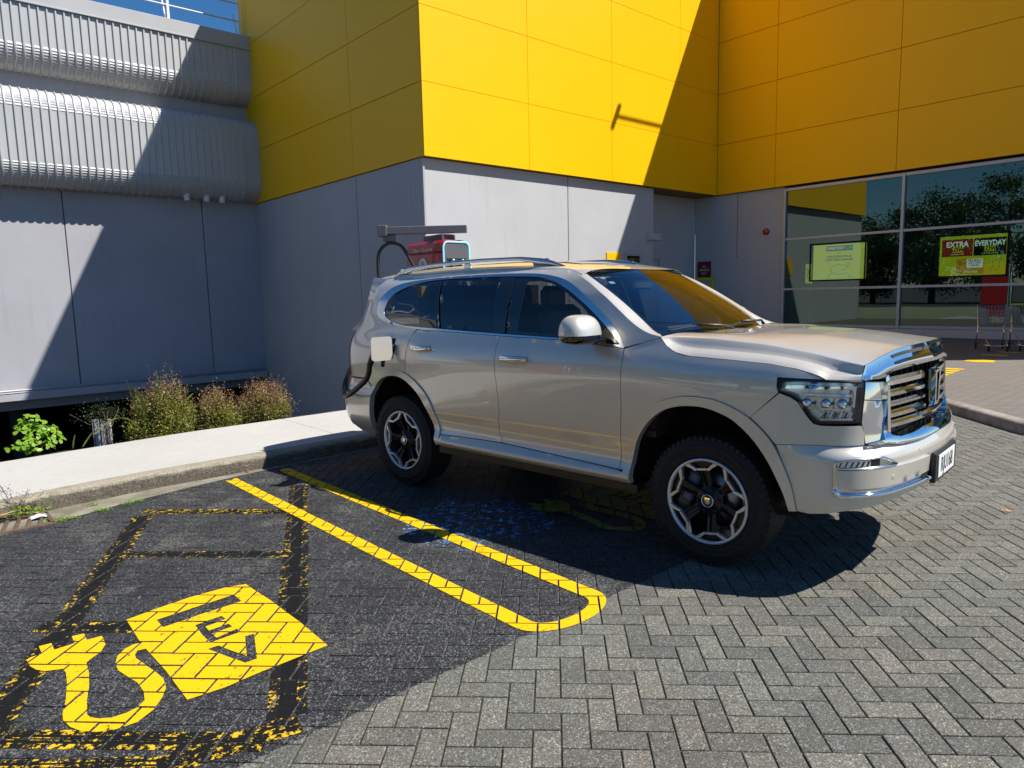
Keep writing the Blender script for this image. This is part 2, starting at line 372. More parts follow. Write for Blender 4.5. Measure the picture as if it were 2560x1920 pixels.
def clip(P,a,b,c):  # keep a*x+b*y<=c
    o=[];n=len(P)
    for i in range(n):
        p,q=P[i],P[(i+1)%n]; dp=a*p[0]+b*p[1]-c; dq=a*q[0]+b*q[1]-c
        if dp<=0:o.append(p)
        if (dp<0)!=(dq<0) and dp!=dq and not(dp==0): 
            t=dp/(dp-dq); o.append((p[0]+(q[0]-p[0])*t,p[1]+(q[1]-p[1])*t))
    return o
A=.105; U0,V0=.2145,2.4187; G=.0026; q7=math.sqrt(.5)
def uv2w(u,v): return ((u+v)*q7,(v-u)*q7)
PAV=[]  # (uc,vc,horiz,ztop)
view=Matrix(co.matrix_world).inverted()
def inview(x,y,mar):
    p=view@Vector((x,y,0)); 
    if p.z>-.35: return False
    return abs(p.x/-p.z)<(.7335+mar) and abs(p.y/-p.z)<(.55+mar)
for j in range(-60,140):
    for i in range(-110,110):
        c=(i-j)%4
        if c==0: uc,vc,hz=U0+A*(i+1),V0+A*(j+.5),True
        elif c==3: uc,vc,hz=U0+A*(i+.5),V0+A*(j+1),False
        else: continue
        x,y=uv2w(uc,vc)
        if not(-4.2<x<11.2 and -2<y<7): continue
        if y-.12>gx_(x) or x-.12>fcx(y): continue
        if not inview(x,y,.60): continue
        PAV.append((uc,vc,hz,rng.normal(0,.0007),(x*x+y*y)**.5,x,y))
PAV.sort(key=lambda p:p[4]+(0 if inview(p[5],p[6],.0) else 50))
root=empty('brick_paving',**S_)
b=B(); L2,W2=A-G,A/2-G; ch=.0035
def paver_geo(P,z=0.):
    """P: convex polygon (xy) -> verts/faces of one bevelled paver"""
    n=len(P); cx=sum(p[0] for p in P)/n; cy=sum(p[1] for p in P)/n
    V=[]
    def ins(d):
        o=[]
        for p in P:
            dx,dy=cx-p[0],cy-p[1]; o.append((p[0]+math.copysign(min(d,abs(dx)),dx),p[1]+math.copysign(min(d,abs(dy)),dy)))
        return o
    V=[(x,y,z) for x,y in ins(ch)]+[(x,y,z-.0022) for x,y in ins(ch*.25)]+[(x,y,z-.03) for x,y in P]
    F=[tuple(range(n))]+[(k+n,(k+1)%n+n,(k+1)%n,k) for k in range(n)]+[(k+2*n,(k+1)%n+2*n,(k+1)%n+n,k+n) for k in range(n)]
    return V,F
me=bpy.data.meshes.new('paver'); V,F=paver_geo([(-L2,-W2),(L2,-W2),(L2,W2),(-L2,W2)]); me.from_pydata(V,[],F); me.materials.append(MT['paver'])
stuff=B(); tones=[]; RECT=[]; cnt=0
for k,(uc,vc,hz,dz,_,x,y) in enumerate(PAV):
    l,w=(L2,W2) if hz else (W2,L2)
    R=[(uc-l,vc-w),(uc+l,vc-w),(uc+l,vc+w),(uc-l,vc+w)]
    Pw=[uv2w(*r) for r in R]
    cut=any(p[1]>gx_(p[0]) or p[0]>fcx(p[1]) for p in Pw)
    if not cut:
        RECT.append((uc,vc,l,w,dz))
    if cnt<300 and not cut:
        o=bpy.data.objects.new('paver',me); link(o,root); o.location=(x,y,dz); o.rotation_euler=(rng.normal(0,.002),rng.normal(0,.002),RAD(-45) if hz else RAD(45)); cnt+=1
        continue
    if cut:
        s=.02; g0,g1=gx_(x-s),gx_(x+s); sl_=(g1-g0)/(2*s); g=gx_(x)
        Pw=clip(Pw,-sl_,1,g-sl_*x)
        if len(Pw)>2:
            f0,f1=fcx(y-s),fcx(y+s); sf=(f1-f0)/(2*s); Pw=clip(Pw,1,-sf,fcx(y)-sf*y)
        if len(Pw)<3: continue
        ar=sum(Pw[i][0]*Pw[(i+1)%len(Pw)][1]-Pw[(i+1)%len(Pw)][0]*Pw[i][1] for i in range(len(Pw)))/2
        if ar<.0006: continue
        V,F=paver_geo(Pw,dz)
    else:
        # chamfer in the paver's own axes
        Vl,F=paver_geo(R,dz); V=[(*uv2w(v[0],v[1]),v[2]) for v in Vl]
    stuff.add(V,F); tones+= [rng.rand()*.8]*len(F)
o=stuff.build('paver_field','paver',root,kind='stuff')
at=o.data.attributes.new('tone','FLOAT','FACE'); at.data.foreach_set('value',tones)
# ---- painted marks, cut to the paver faces so every joint shows ----
def mark(name,polys,mat,z=.0018,holes=(),parent=None,**pr):
    T=[]
    for P in polys:
        v2,tt=cdt(P,holes); T+=[[v2[i] for i in t] for t in tt]
    bb=B()
    for Tt in T:
        tu=[((x-y)*q7,(x+y)*q7) for x,y in Tt]
        ar=(tu[1][0]-tu[0][0])*(tu[2][1]-tu[0][1])-(tu[2][0]-tu[0][0])*(tu[1][1]-tu[0][1])
        if abs(ar)<1e-9: continue
        if ar<0: tu=tu[::-1]
        u0,u1=min(p[0] for p in tu),max(p[0] for p in tu); v0,v1=min(p[1] for p in tu),max(p[1] for p in tu)
        for (uc,vc,l,w,dz) in RECT:
            if uc+l<u0 or uc-l>u1 or vc+w<v0 or vc-w>v1: continue
            e=ch*.75
            P=clip(clip(clip(clip(tu,1,0,uc+l-e),-1,0,-(uc-l+e)),0,1,vc+w-e),0,-1,-(vc-w+e))
            if len(P)<3: continue
            bb.add([(*uv2w(*p),z+dz) for p in P],[tuple(range(len(P)))])
    return bb.build(name,mat,parent,**pr)
def strip(a,b_,w):
    a=Vector((*a,0));b_=Vector((*b_,0));d=(b_-a).normalized();n=Vector((-d.y,d.x,0))*w/2
    return [tuple((a+n)[:2]),tuple((a-n)[:2]),tuple((b_-n)[:2]),tuple((b_+n)[:2])]
# worn older lines first
wl=[('d',(2.53,5.70),(1.00,2.50),.14,'long diagonal worn black and yellow line running from the gutter past the symbol'),
    ('h1',(1.33,5.86),(2.20,4.98),.10,'worn yellow flaking line nearest the gutter, crossing the dark bay'),
    ('h2',(.98,4.95),(1.75,4.17),.10,'second worn flaking line, crossing the dark bay between gutter and charging symbol'),
    ('h3',(.40,4.12),(.78,3.74),.10,'short worn line touching the left corner of the yellow charging symbol'),
    ('L',(1.30,5.75),(.05,3.05),.13,'faint worn line left of the symbol, running from the gutter to its plug'),
    ('b1',(.0,3.27),(.88,2.40),.10,'worn yellow band below the cable of the charging symbol, upper of two'),
    ('b2',(-.05,3.08),(.64,2.47),.07,'thin worn yellow band at the bottom left corner, lower of two'),
    ('b3',(.58,2.52),(1.02,2.43),.12,'heavily flaked yellow patch where the worn lines meet at the grey paving')]
for q_,(k,a,c,w,lab) in enumerate(wl):
    wr_=empty('worn_line',(0,0,0),label=lab,category='road marking',group='worn older lines on the dark bay')
    mark('black_overpaint',[strip(a,c,w)],'overpaint',.0006+.0001*q_,(),wr_)
    d_=Vector((c[0]-a[0],c[1]-a[1],0)).normalized(); n_=Vector((-d_.y,d_.x,0))*w*.40; m_='worn2' if k in('L','h3','h2','d') else 'worn'
    mark('yellow_flakes',[strip((a[0]+s*n_.x,a[1]+s*n_.y),(c[0]+s*n_.x,c[1]+s*n_.y),w*.30) for s in (-1,1)]+([strip(a,c,w*.18)] if k in('b1','b2','b3','h1') else []),m_,.0014+.0001*q_,(),wr_)
def uline(x0,x1,yb,yt,w,yt2=None):
    r=(x1-x0)/2; cx=(x0+x1)/2; o=[(x0-w/2,yt)]; n=18
    for k in range(n+1):
        t=math.pi+math.pi*k/n; o.append((cx+(r+w/2)*math.cos(t),yb+(r+w/2)*.62*math.sin(t)))
    o.append((x1+w/2,yt2 or yt)); i=[(x1-w/2,yt2 or yt)]
    for k in range(n+1):
        t=2*math.pi-math.pi*k/n; i.append((cx+(r-w/2)*math.cos(t),yb+(r-w/2)*.55*math.sin(t)))
    i.append((x0+w/2,yt)); return o+i
def shear(P,k): return [(x+(y-2.4)*k,y) for x,y in P]
mark('bay_divider_line',[uline(2.175,2.675,2.42,6.36,.105,6.42)],'ypaint',.0034,label='bright yellow U-shaped line dividing the dark bay from the bay under the car',category='road marking')
EVB=[(0.753,3.877),(0.888,3.903),(1.079,3.933),(1.272,3.926),(1.371,3.887),(1.385,3.567),(1.389,3.241),(1.378,2.903),(1.222,2.899),(1.053,2.892),(0.894,2.88),(0.751,2.895),(0.754,3.192),(0.74,3.551)]
EVC=[(0.752,3.554),(0.713,3.566),(0.67,3.548),(0.628,3.496),(0.603,3.422),(0.6,3.351),(0.615,3.275),(0.636,3.185),(0.637,3.089),(0.622,3.013),(0.586,2.978),(0.544,2.967),(0.495,2.973),(0.456,2.999),(0.432,3.034),(0.426,3.064),(0.447,3.181),(0.477,3.3),(0.499,3.418),(0.51,3.533),(0.531,3.557),(0.582,3.598),(0.613,3.663),(0.621,3.753),(0.618,3.774),(0.557,3.778),(0.561,3.863),(0.511,3.874),(0.506,3.779),(0.423,3.776),(0.425,3.865),(0.375,3.87),(0.374,3.773),(0.326,3.767),(0.312,3.752),(0.315,3.679),(0.331,3.621),(0.359,3.577),(0.422,3.543),(0.424,3.49),(0.413,3.4),(0.383,3.242),(0.355,3.14),(0.349,3.088),(0.361,3.014),(0.387,2.955),(0.427,2.912),(0.487,2.878),(0.56,2.871),(0.631,2.918),(0.684,2.989),(0.714,3.053),(0.727,3.136),(0.72,3.204),(0.7,3.328),(0.686,3.407),(0.689,3.449),(0.709,3.486),(0.756,3.473)]
EVS=[(0.866,3.753),(1.262,3.785),(1.266,3.678),(1.233,3.68),(1.225,3.72),(.91,3.70),(0.898,3.653),(0.863,3.665)]
EVS=[(0.866,3.765),(1.268,3.795),(1.268,3.682),(0.866,3.655)]
EVE=[(0.991,3.562),(1.123,3.571),(1.127,3.52),(1.024,3.512),(1.022,3.455),(1.119,3.460),(1.122,3.415),(1.022,3.410),(1.024,3.352),(1.129,3.374),(1.134,3.330),(0.987,3.323),(0.983,3.426)]
EVV=[(1.13,3.27),(1.172,3.263),(1.088,3.018),(1.036,3.018),(0.955,3.267),(1.003,3.266),(1.064,3.074)]
def evsym(dx,mat,lab):
    r=empty('charging_symbol',(0,0,0),label=lab,category='road marking',group='painted charging symbols')
    t=lambda P:[(x+dx,y) for x,y in P]
    mark('symbol_body',[t(EVB)],mat,.0032,[t(EVS),t(EVE),t(EVV)],r); mark('symbol_cable_and_plug',[t(EVC)],mat,.0030,(),r)
evsym(0,'ypaint','bright yellow charging symbol with EV letters, cable and plug painted on the dark bay')
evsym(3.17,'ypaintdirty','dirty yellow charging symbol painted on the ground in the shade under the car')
# gutter, kerb, path
def sweep(name,line,prof,mat,**pr):
    """line: list of (x,y); prof: list of (offset to +n, z)"""
    V=[];F=[];n=len(line);m_=len(prof)
    for i,p in enumerate(line):
        a=Vector(line[max(i-1,0)]);c=Vector(line[min(i+1,n-1)]);d=(c-a).normalized();nn=Vector((-d.y,d.x))
        for o_,z in prof: V.append((p[0]+nn.x*o_,p[1]+nn.y*o_,z+(rng.normal(0,.0015) if z>.02 else 0)))
    for i in range(n-1):
        for k in range(m_-1): F.append((i*m_+k,(i+1)*m_+k,(i+1)*m_+k+1,i*m_+k+1))
    return mesh(name,V,F,mat,None,True,**pr)
def resample(P,st):
    o=[]
    for a,c in zip(P[:-1],P[1:]):
        L=math.dist(a,c); n=max(1,int(L/st)); o+=[(a[0]+(c[0]-a[0])*k/n,a[1]+(c[1]-a[1])*k/n) for k in range(n)]
    return o+[P[-1]]
KL=resample(KF,.25)
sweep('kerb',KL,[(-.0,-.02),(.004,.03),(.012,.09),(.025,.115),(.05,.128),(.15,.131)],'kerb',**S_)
V=[];F=[]
for x,_ in KL: V+=[(x,gx_(x)-.002,.0005),(x,(gx_(x)*.3+kx_(x)*.7),-.006),(x,kx_(x)+.01,-.002)]
for i in range(len(KL)-1):
    for k in(0,1): F.append((3*i+k,3*i+3+k,3*i+4+k,3*i+1+k))
mesh('gutter',V,F,'gutter',None,True,**S_)
# footpath slabs (joints recessed)
def back(x): return float(np.interp(x,[-5,.66,1.4,2.4,12],[7.75,8.17,8.26,8.38,8.38]))
slabs=[(-5,-2.2),(-2.2,.0-.6),(-.6,2.98),(2.98,6.1),(6.1,9.2),(9.2,12)]
pr_=empty('footpath',**S_)
xs=[-5,-2.2,.55,3.55,6.5,9.5,12]
for a,c in zip(xs[:-1],xs[1:]):
    n=14; fr=[(a+.003+(c-a-.006)*k/n) for k in range(n+1)]
    V=[(x,kx_(x)+.152,.131) for x in fr]+[(x,back(x),.131) for x in fr]+[(x,kx_(x)+.152,.05) for x in fr]+[(x,back(x),.05) for x in fr]; m1=n+1
    F=[(k,k+1,k+1+m1,k+m1) for k in range(n)]+[(k+m1,k+1+m1,k+1+3*m1,k+3*m1) for k in range(n)]+[(0,m1,3*m1,2*m1),(n,2*m1+n,3*m1+n,m1+n)]
    mesh('concrete_slab',V,F,'path',pr_)
# planted bank, pit, forecourt
V=[];F=[];nx=90
prof=[(0,.09),(.08,.10),(.35,.06),(.8,-.12),(1.4,-.55),(2.4,-1.5),(3.6,-3.2)]
for i in range(nx+1):
    x=-14+ (20.2)*i/nx
    for k,(o_,z) in enumerate(prof): V.append((x,back(x)+o_,z+(rng.normal(0,.018) if 0<k<5 else 0)))
m_=len(prof)
for i in range(nx):
    for k in range(m_-1): F.append((i*m_+k,(i+1)*m_+k,(i+1)*m_+k+1,i*m_+k+1))
mesh('soil_bank',V,F,'soil',None,True,**S_)
sheet('lower_car_park_floor',[rect(-14,9.5,11,60,-3.2)],'asphalt',**S_)
sheet('charger_pad',[rect(6.2,9.55,8.39,10.6,.125),[(6.2,8.39,-3.2),(6.2,8.39,.125),(6.2,10.6,.125),(6.2,10.6,-3.2)],[(6.2,10.6,.125),(9.5,10.6,.125),(9.5,10.6,-3.2),(6.2,10.6,-3.2)]],'path',**S_)
fr=resample(FC,.5)
T=cdt([(x+.16,y) for x,y in fr]+[(40,-12),(40,60),(9.62,60),(9.62,8.4),(11.9,8.4)][::1])
mesh('forecourt',[(x,y,.118) for x,y in T[0]],T[1],'fore',**S_)
sweep('forecourt_kerb',fr[::-1],[(.0,-.02),(0,.085),(-.02,.11),(-.05,.119),(-.165,.121)][::1],'kerbpale',**S_)
# small painted marks on the forecourt
def fmark(P,lab):
    mesh('forecourt_marking',[(x,y,.1225) for x,y in P],[tuple(range(len(P)))],'ypaint',label=lab,category='road marking',group='yellow marks on the forecourt')
for k in range(4): 
    s=k/4.; fmark([(12.95+s*1.1,3.86+s*.10),(13.08+s*1.1,3.86+s*.10),(13.14+s*1.0,4.45),(13.02+s*1.0,4.45)][::-1] if False else [(12.9+.33*k,3.80+.02*k),(13.1+.33*k,3.80+.02*k),(13.1+.33*k,4.35-.04*k),(12.9+.33*k,4.35-.04*k)],['yellow bar nearest the car nose on the forecourt','second yellow bar from the car nose on the forecourt','third yellow bar from the car nose on the forecourt','farthest yellow bar of the four behind the car nose'][k])
fmark([(15.55,3.8),(15.9,3.85),(16.0,4.05),(15.85,4.3),(15.55,4.3),(15.45,4.05)],'flat yellow oval on the forecourt in front of the shop shadow')
for k,(x,y) in enumerate(((17.0,3.95),(17.9,3.9))): fmark([(x,y),(x+.22,y),(x+.22,y+.45),(x,y+.45)],['yellow bar in the shade, nearer of two under the trolleys','yellow bar in the shade, farther of two under the trolleys'][k])
# ================= buildings =================
XA,YB,XC,YD=9.588,13.69,21.70,23.75; Z0,ZT=4.815,12.9; PH=1.652
def plate(o,u,v,w,h,th,bev=.004):
    """box on plane: origin o (corner), directions u (width) v (up), thickness outward n"""
    pass
def cladding(root,axis,fixed,spans,zs,nrm,gap=.007,th=.03):
    for (a,c) in spans:
        for z0,z1 in zs:
            bb=B()
            if axis=='x': bb.box(((a+c)/2,fixed-nrm*th/2+ nrm*th,(z0+z1)/2),(abs(c-a)-2*gap,th,z1-z0-2*gap),bev=.003)
            else: bb.box((fixed+nrm*th/2,(a+c)/2,(z0+z1)/2),(th,abs(c-a)-2*gap,z1-z0-2*gap),bev=.003)
            bb.build('cladding_panel','yellow',root)
zs=[(Z0+PH*k,min(Z0+PH*(k+1),ZT)) for k in range(5)]; zs[-1]=(zs[-1][0],ZT)
shop=empty('yellow_shop_building',(9.6,13.7,0),label='yellow clad retail building with grey base walls and a large shop window',category='building')
shop_off=Vector((9.6,13.7,0))
def SH(o): o.matrix_parent_inverse=Matrix.Translation(-shop_off); return o
def clads(*a,**k):
    n0=set(bpy.data.objects); cladding(shop,*a,**k)
    for o in set(bpy.data.objects)-n0: SH(o)
clads('y',XA,[(YB+.002,16.92),(16.92,23.30),(23.30,24.0)],zs,-1,th=.03)
cl=[(XA-.03,12.87),(12.87,16.17),(16.17,19.47),(19.47,XC-.032)]
def cladx():
    for (a,c) in cl:
        for z0,z1 in zs:
            bb=B(); bb.box(((a+c)/2,YB-.015,(z0+z1)/2),(c-a-.008,.03,z1-z0-.008),bev=.003); SH(bb.build('cladding_panel','yellow',shop))
cladx()
clads('y',XC,[(11.56,YB-.032),(7.93,11.56),(4.30,7.93),(.67,4.30),(-3.0,.67)],zs,-1)
bb=B()  # dark backing behind the joints, roof and soffits
bb.box(((XA+XC+18)/2+.01,(YB+23.99)/2+.005,(Z0+ZT)/2-.01),(XC+18-XA,23.98-YB,ZT-Z0-.04)); bb.box((XC+9.01,(YB-2.97)/2,(Z0+ZT)/2-.01),(18,YB+2.95,ZT-Z0-.04)); SH(bb.build('cladding_backing','yellowedge',shop))
bb=B()
for (a,c) in ((( XA-.05,YB-.05),(XC-.05,YB-.05)),((XC-.05,YB-.05),(XC-.05,-3.0)),((XA-.05,24.0),(XA-.05,YB-.05))):
    x0,x1=sorted((a[0],c[0]));y0,y1=sorted((a[1],c[1])); bb.box(((x0+x1)/2+.06,(y0+y1)/2+.06,ZT+.03),(x1-x0+.2,y1-y0+.2,.06))
SH(bb.build('parapet_cap','yellow',shop))
# grey base walls, set back 0.15
def gwall(name,p0,p1,z0,z1,mat='greywall',th=.12,nrm=(0,-1)):
    x0,y0=p0;x1,y1=p1; bb=B(); cx,cy=(x0+x1)/2-nrm[0]*th/2,(y0+y1)/2-nrm[1]*th/2
    d=(abs(x1-x0) if x1!=x0 else th, abs(y1-y0) if y1!=y0 else th, z1-z0)
    bb.box((cx,cy,(z0+z1)/2),d,bev=.006); return SH(bb.build(name,mat,shop))
for a,c in ((YB+.262,16.90),(16.93,24.2)): gwall('wall_panel',(XA+.02,a),(XA+.02,c),-3.2,Z0-.003,nrm=(-1,0))
g=.012
for a,c in ((XA+.024,14.46),(14.46+g*2,18.36)): gwall('wall_panel',(a,YB+.14),(c,YB+.14),-.1,Z0-.003,nrm=(0,-1))
gwall('recess_side_wall',(18.36,YB+.262),(18.36,14.6),0,Z0-.003,nrm=(1,0))
gwall('recess_back_wall',(18.2,14.6),(XC+.1,14.6),0,Z0-.003)
gwall('wall_panel',(XC+.1,12.95),(XC+.1,14.598),0,Z0-.003,nrm=(-1,0)); gwall('wall_panel',(XC+.1,11.30),(XC+.1,12.93),0,Z0-.003,nrm=(-1,0))
bb=B(); bb.box((XA+.035,YB+.120,Z0/2-.05),(.05,.036,Z0-.15)); SH(bb.build('corner_trim','alu',shop))
bb=B(); bb.box((18.31,YB+.08,3.31),(.62,.12,.22),bev=.01); SH(bb.build('wall_light','greywall',shop))
# recess door, frames
bb=B()
for c,d in (((18.95,14.56,2.66),(1.35,.06,.07)),((19.60,14.56,1.35),(.07,.06,2.6)),((18.30,14.56,1.35),(.07,.06,2.6))): bb.box(c,d)
SH(bb.build('door_frame','alu',shop)); bb=B(); bb.box((18.95,14.57,1.33),(1.2,.05,2.58)); SH(bb.build('door','greywall',shop))
bb=B(); bb.box((XC+.085,13.45,1.36),(.03,1.78,2.62),bev=.004); dr=SH(bb.build('door','greywall',shop)); 
bb=B(); bb.box((XC+.05,12.68,1.2),(.05,.03,.14)); SH(bb.build('door_handle','alu',shop))
bb=B(); 
for c,d in (((17.28,YB+.11,2.74),(.80,.08,.09)),((16.92,YB+.11,2.1),(.09,.08,1.2)),((17.64,YB+.11,2.1),(.09,.08,1.2))): bb.box(c,d)
SH(bb.build('window_frame','alu',shop)); bb=B(); bb.box((17.28,YB+.12,2.1),(.64,.03,1.2)); SH(bb.build('window_pane','gloss',shop))
bb=B(); bb.box((16.40,YB+.125,2.45),(.64,.02,.66)); bb.build('wall_sign','yellow',label='small flat bright yellow sign fixed to the sunlit grey wall just above the car roof',category='sign')
# fire bell with conduit
fb=empty('fire_bell',(XC+.10,11.88,3.46),label='round red fire bell on the grey wall left of the shop window',category='bell')
bb=B(); bb.lathe([(0,-.10),(.06,-.098),(.10,-.07),(.115,-.03),(.115,0)],20,'x'); bb.build('bell_dome','red',fb)
bb=B(); bb.tube([(.03,-.02,-.1),(.03,-.02,-2.1)],.014,6); bb.tube([(.03,.05,-.1),(.03,.05,-1.7)],.012,6); bb.box((.03,.0,-2.1),(.05,.12,.06)); bb.build('conduit','greywall',fb)
# fire sprinkler sign + yellow frame
sg=empty('fire_sprinkler_sign',(XC+.055,14.18,2.30),label='dark red sign reading FIRE SPRINKLER INLET on the grey wall',category='sign')
bb=B(); bb.box((0,0,0),(.012,.54,.60)); bb.build('sign_plate',simple('sign_red',(.16,.008,.014),.5) ,sg)
mm=lambda y,z:frame4((-.008,y,z),(0,-1,0),(0,0,1),(-1,0,0))
for s_,z in (('FIRE',.12),('SPRINKLER',.0),('INLET',-.12)): text('sign_lettering',s_,.10,'white',sg,mm(0,z),.001,sx=.85)
yf=empty('inlet_cabinet',(XC+.03,14.13,1.45),label='grey cabinet with a yellow frame under the red sprinkler sign',category='cabinet')
bb=B(); 
for c,d in (((-.02,0,.55),(.08,.74,.09)),((-.02,.325,0),(.08,.09,1.02)),((-.02,-.325,0),(.08,.09,1.02)),((-.02,0,-.55),(.08,.74,.09))): bb.box(c,d)
bb.build('frame',simple('lime_yellow',(.62,.62,.02),.5),yf); bb=B(); bb.box((.01,0,0),(.05,.6,1.05)); bb.build('cabinet_door','greywall',yf)
# ---- shop window ----
WX=XC+.05
mull=[11.22,7.72,4.22,.72,-2.78]; tr_=[(4.70,.09),(3.15,.07),(1.57,.07),(.42,.08)]
for y in mull: bb=B(); bb.box((WX,y,2.55),(.12,.075,4.36),bev=.005); SH(bb.build('window_mullion','alu',shop))
for z,h in tr_: bb=B(); bb.box((WX+.01,(mull[0]+mull[-1])/2,z),(.10,mull[0]-mull[-1],h),bev=.004); SH(bb.build('window_transom','alu',shop))
bb=B(); bb.box((WX+.02,4.15,.27),(.16,14.2,.20),bev=.005); bb.box((WX-.02,4.15,.155),(.10,14.2,.03)); SH(bb.build('window_sill','alu',shop))
for i in range(4):
    for (za,ha),(zb,hb) in zip(tr_[:-1],tr_[1:]):
        y0,y1=mull[i+1]+.038,mull[i]-.038; z1=za-ha/2; z0=zb+hb/2
        SH(mesh('window_pane',[(WX+.02,y0,z0),(WX+.02,y1,z0),(WX+.02,y1,z1),(WX+.02,y0,z1)],[(0,1,2,3)],'shopglass',shop))
bb=B(); 
V=[(WX+.1,11.3,.1),(WX+.1,-2.9,.1),(WX+8,-2.9,.1),(WX+8,11.3,.1),(WX+.1,11.3,4.8),(WX+.1,-2.9,4.8),(WX+8,-2.9,4.8),(WX+8,11.3,4.8)]
bb.add(V,[(0,1,2,3),(4,5,6,7),(1,2,6,5),(2,3,7,6),(3,0,4,7)]); SH(bb.build('shop_interior',simple('shop_interior',(.42,.45,.44),.8),shop))
bb=B(); bb.box((WX+3.2,9.8,1.4),(.5,1.2,2.6)); bb.box((WX+4,6.2,1.2),(1,2.6,2.2)); bb.box((WX+4.4,1.5,1.2),(1,3.6,2.2)); SH(bb.build('shop_shelving',simple('shop_shelving',(.06,.05,.04),.7),shop))
# screens behind the glass
em=M('screen_pale_yellow'); em.set(base=(.5,.55,.1),emit=(.50,.46,.08),emits=.9,rough=.4); MT['scr1']=em.m
em=M('screen_lime'); em.set(base=(.5,.5,.02),emit=(.30,.31,.004),emits=.9,rough=.4); MT['scr2']=em.m
def emi(n,c,s=.7): 
    e=M(n); e.set(base=c,emit=c,emits=s,rough=.5); MT[n]=e.m
emi('scr_reflection',(.46,.22,.01)); emi('scr_red',(.20,.014,.01),.7); emi('scr_white',(.60,.66,.60),.75); emi('scr_green',(.09,.16,.07),.4); MT['scr_black']=simple('scr_black',(.01,.01,.01),.4)
emi('scr_purple',(.25,.03,.12),.7); emi('scr_line',(.10,.17,.02),.4); emi('scr_teal',(.15,.55,.50),.7)
def screen(y1,y0,z0,z1,mat,lab,build):
    yc,zc=(y0+y1)/2,(z0+z1)/2; r=empty('display_screen',(WX+.16,yc,zc),label=lab,category='screen'); w,h=y1-y0,z1-z0
    bb=B(); bb.box((.03,0,0),(.06,w,h),bev=.006); bb.build('screen_body','black',r); bb=B()
    for c_,d_ in (((-.155,0,h/2-.022),(.012,w,.045)),((-.155,0,-h/2+.022),(.012,w,.045)),((-.155,w/2-.022,0),(.012,.045,h)),((-.155,-w/2+.022,0),(.012,.045,h))): bb.box(c_,d_)
    bb.build('screen_bezel','void',r)
    bb=B(); bb.box((-.002,0,0),(.004,w-.10,h-.10)); bb.build('screen_panel',mat,r)
    build(r,lambda u,v,d=.006:frame4((-d,-u,v),(0,-1,0),(0,0,1),(-1,0,0)),w-.1,h-.1)
def rectp(r,name,u,v,w,h,mat,d=.006):
    bb=B(); bb.box((-d,-u,v),(.002,w,h)); return bb.build(name,mat,r)
def stick(r,pts,mat,name='line_drawing',th=.007,d=.006):
    bb=B()
    for a,c in zip(pts[:-1],pts[1:]):
        bb.tube([(-d,-a[0],a[1]),(-d,-c[0],c[1])],th,4)
    return bb.build(name,mat,r)
def s1(r,f,w,h):
    rectp(r,'heading_box',0,h*.38,.80,.15,'scr_green'); text('screen_lettering','EVERYDAY',.125,'scr_white',r,f(-.11,h*.38,.009),sx=.86,bold=.004); text('screen_lettering','LOW',.125,'scr_teal',r,f(.29,h*.38,.009),sx=.8,bold=.002)
    text('screen_lettering','means',.06,'scr_green',r,f(0,h*.25)); text('screen_lettering',"WE'RE KEEPING PRICES",.082,'scr_green',r,f(0,h*.145),sx=.88,bold=.002); text('screen_lettering','LOW FOR LONGER',.10,'scr_green',r,f(0,h*.055),sx=.95,bold=.003)
    c=[(.28+.055*math.cos(t),-.10+.055*math.sin(t)) for t in np.linspace(0,6.283,14)]; stick(r,c,'scr_line')
    stick(r,[(.27,-.155),(.25,-.24),(.27,-.36),(.20,-.50),(.26,-.50)],'scr_teal'); stick(r,[(.27,-.36),(.35,-.48),(.39,-.48)],'scr_line'); stick(r,[(.26,-.2),(.12,-.26),(.05,-.22)],'scr_line')
    stick(r,[(.02+.24*math.cos(t)*1.1,-.24+.15*math.sin(t)) for t in np.linspace(.4,5.6,18)],'scr_line'); stick(r,[(-.2,-.33),(-.30,-.42),(-.34,-.5)],'scr_line'); stick(r,[(-.5,-.51),(.5,-.5)],'scr_line',th=.004)
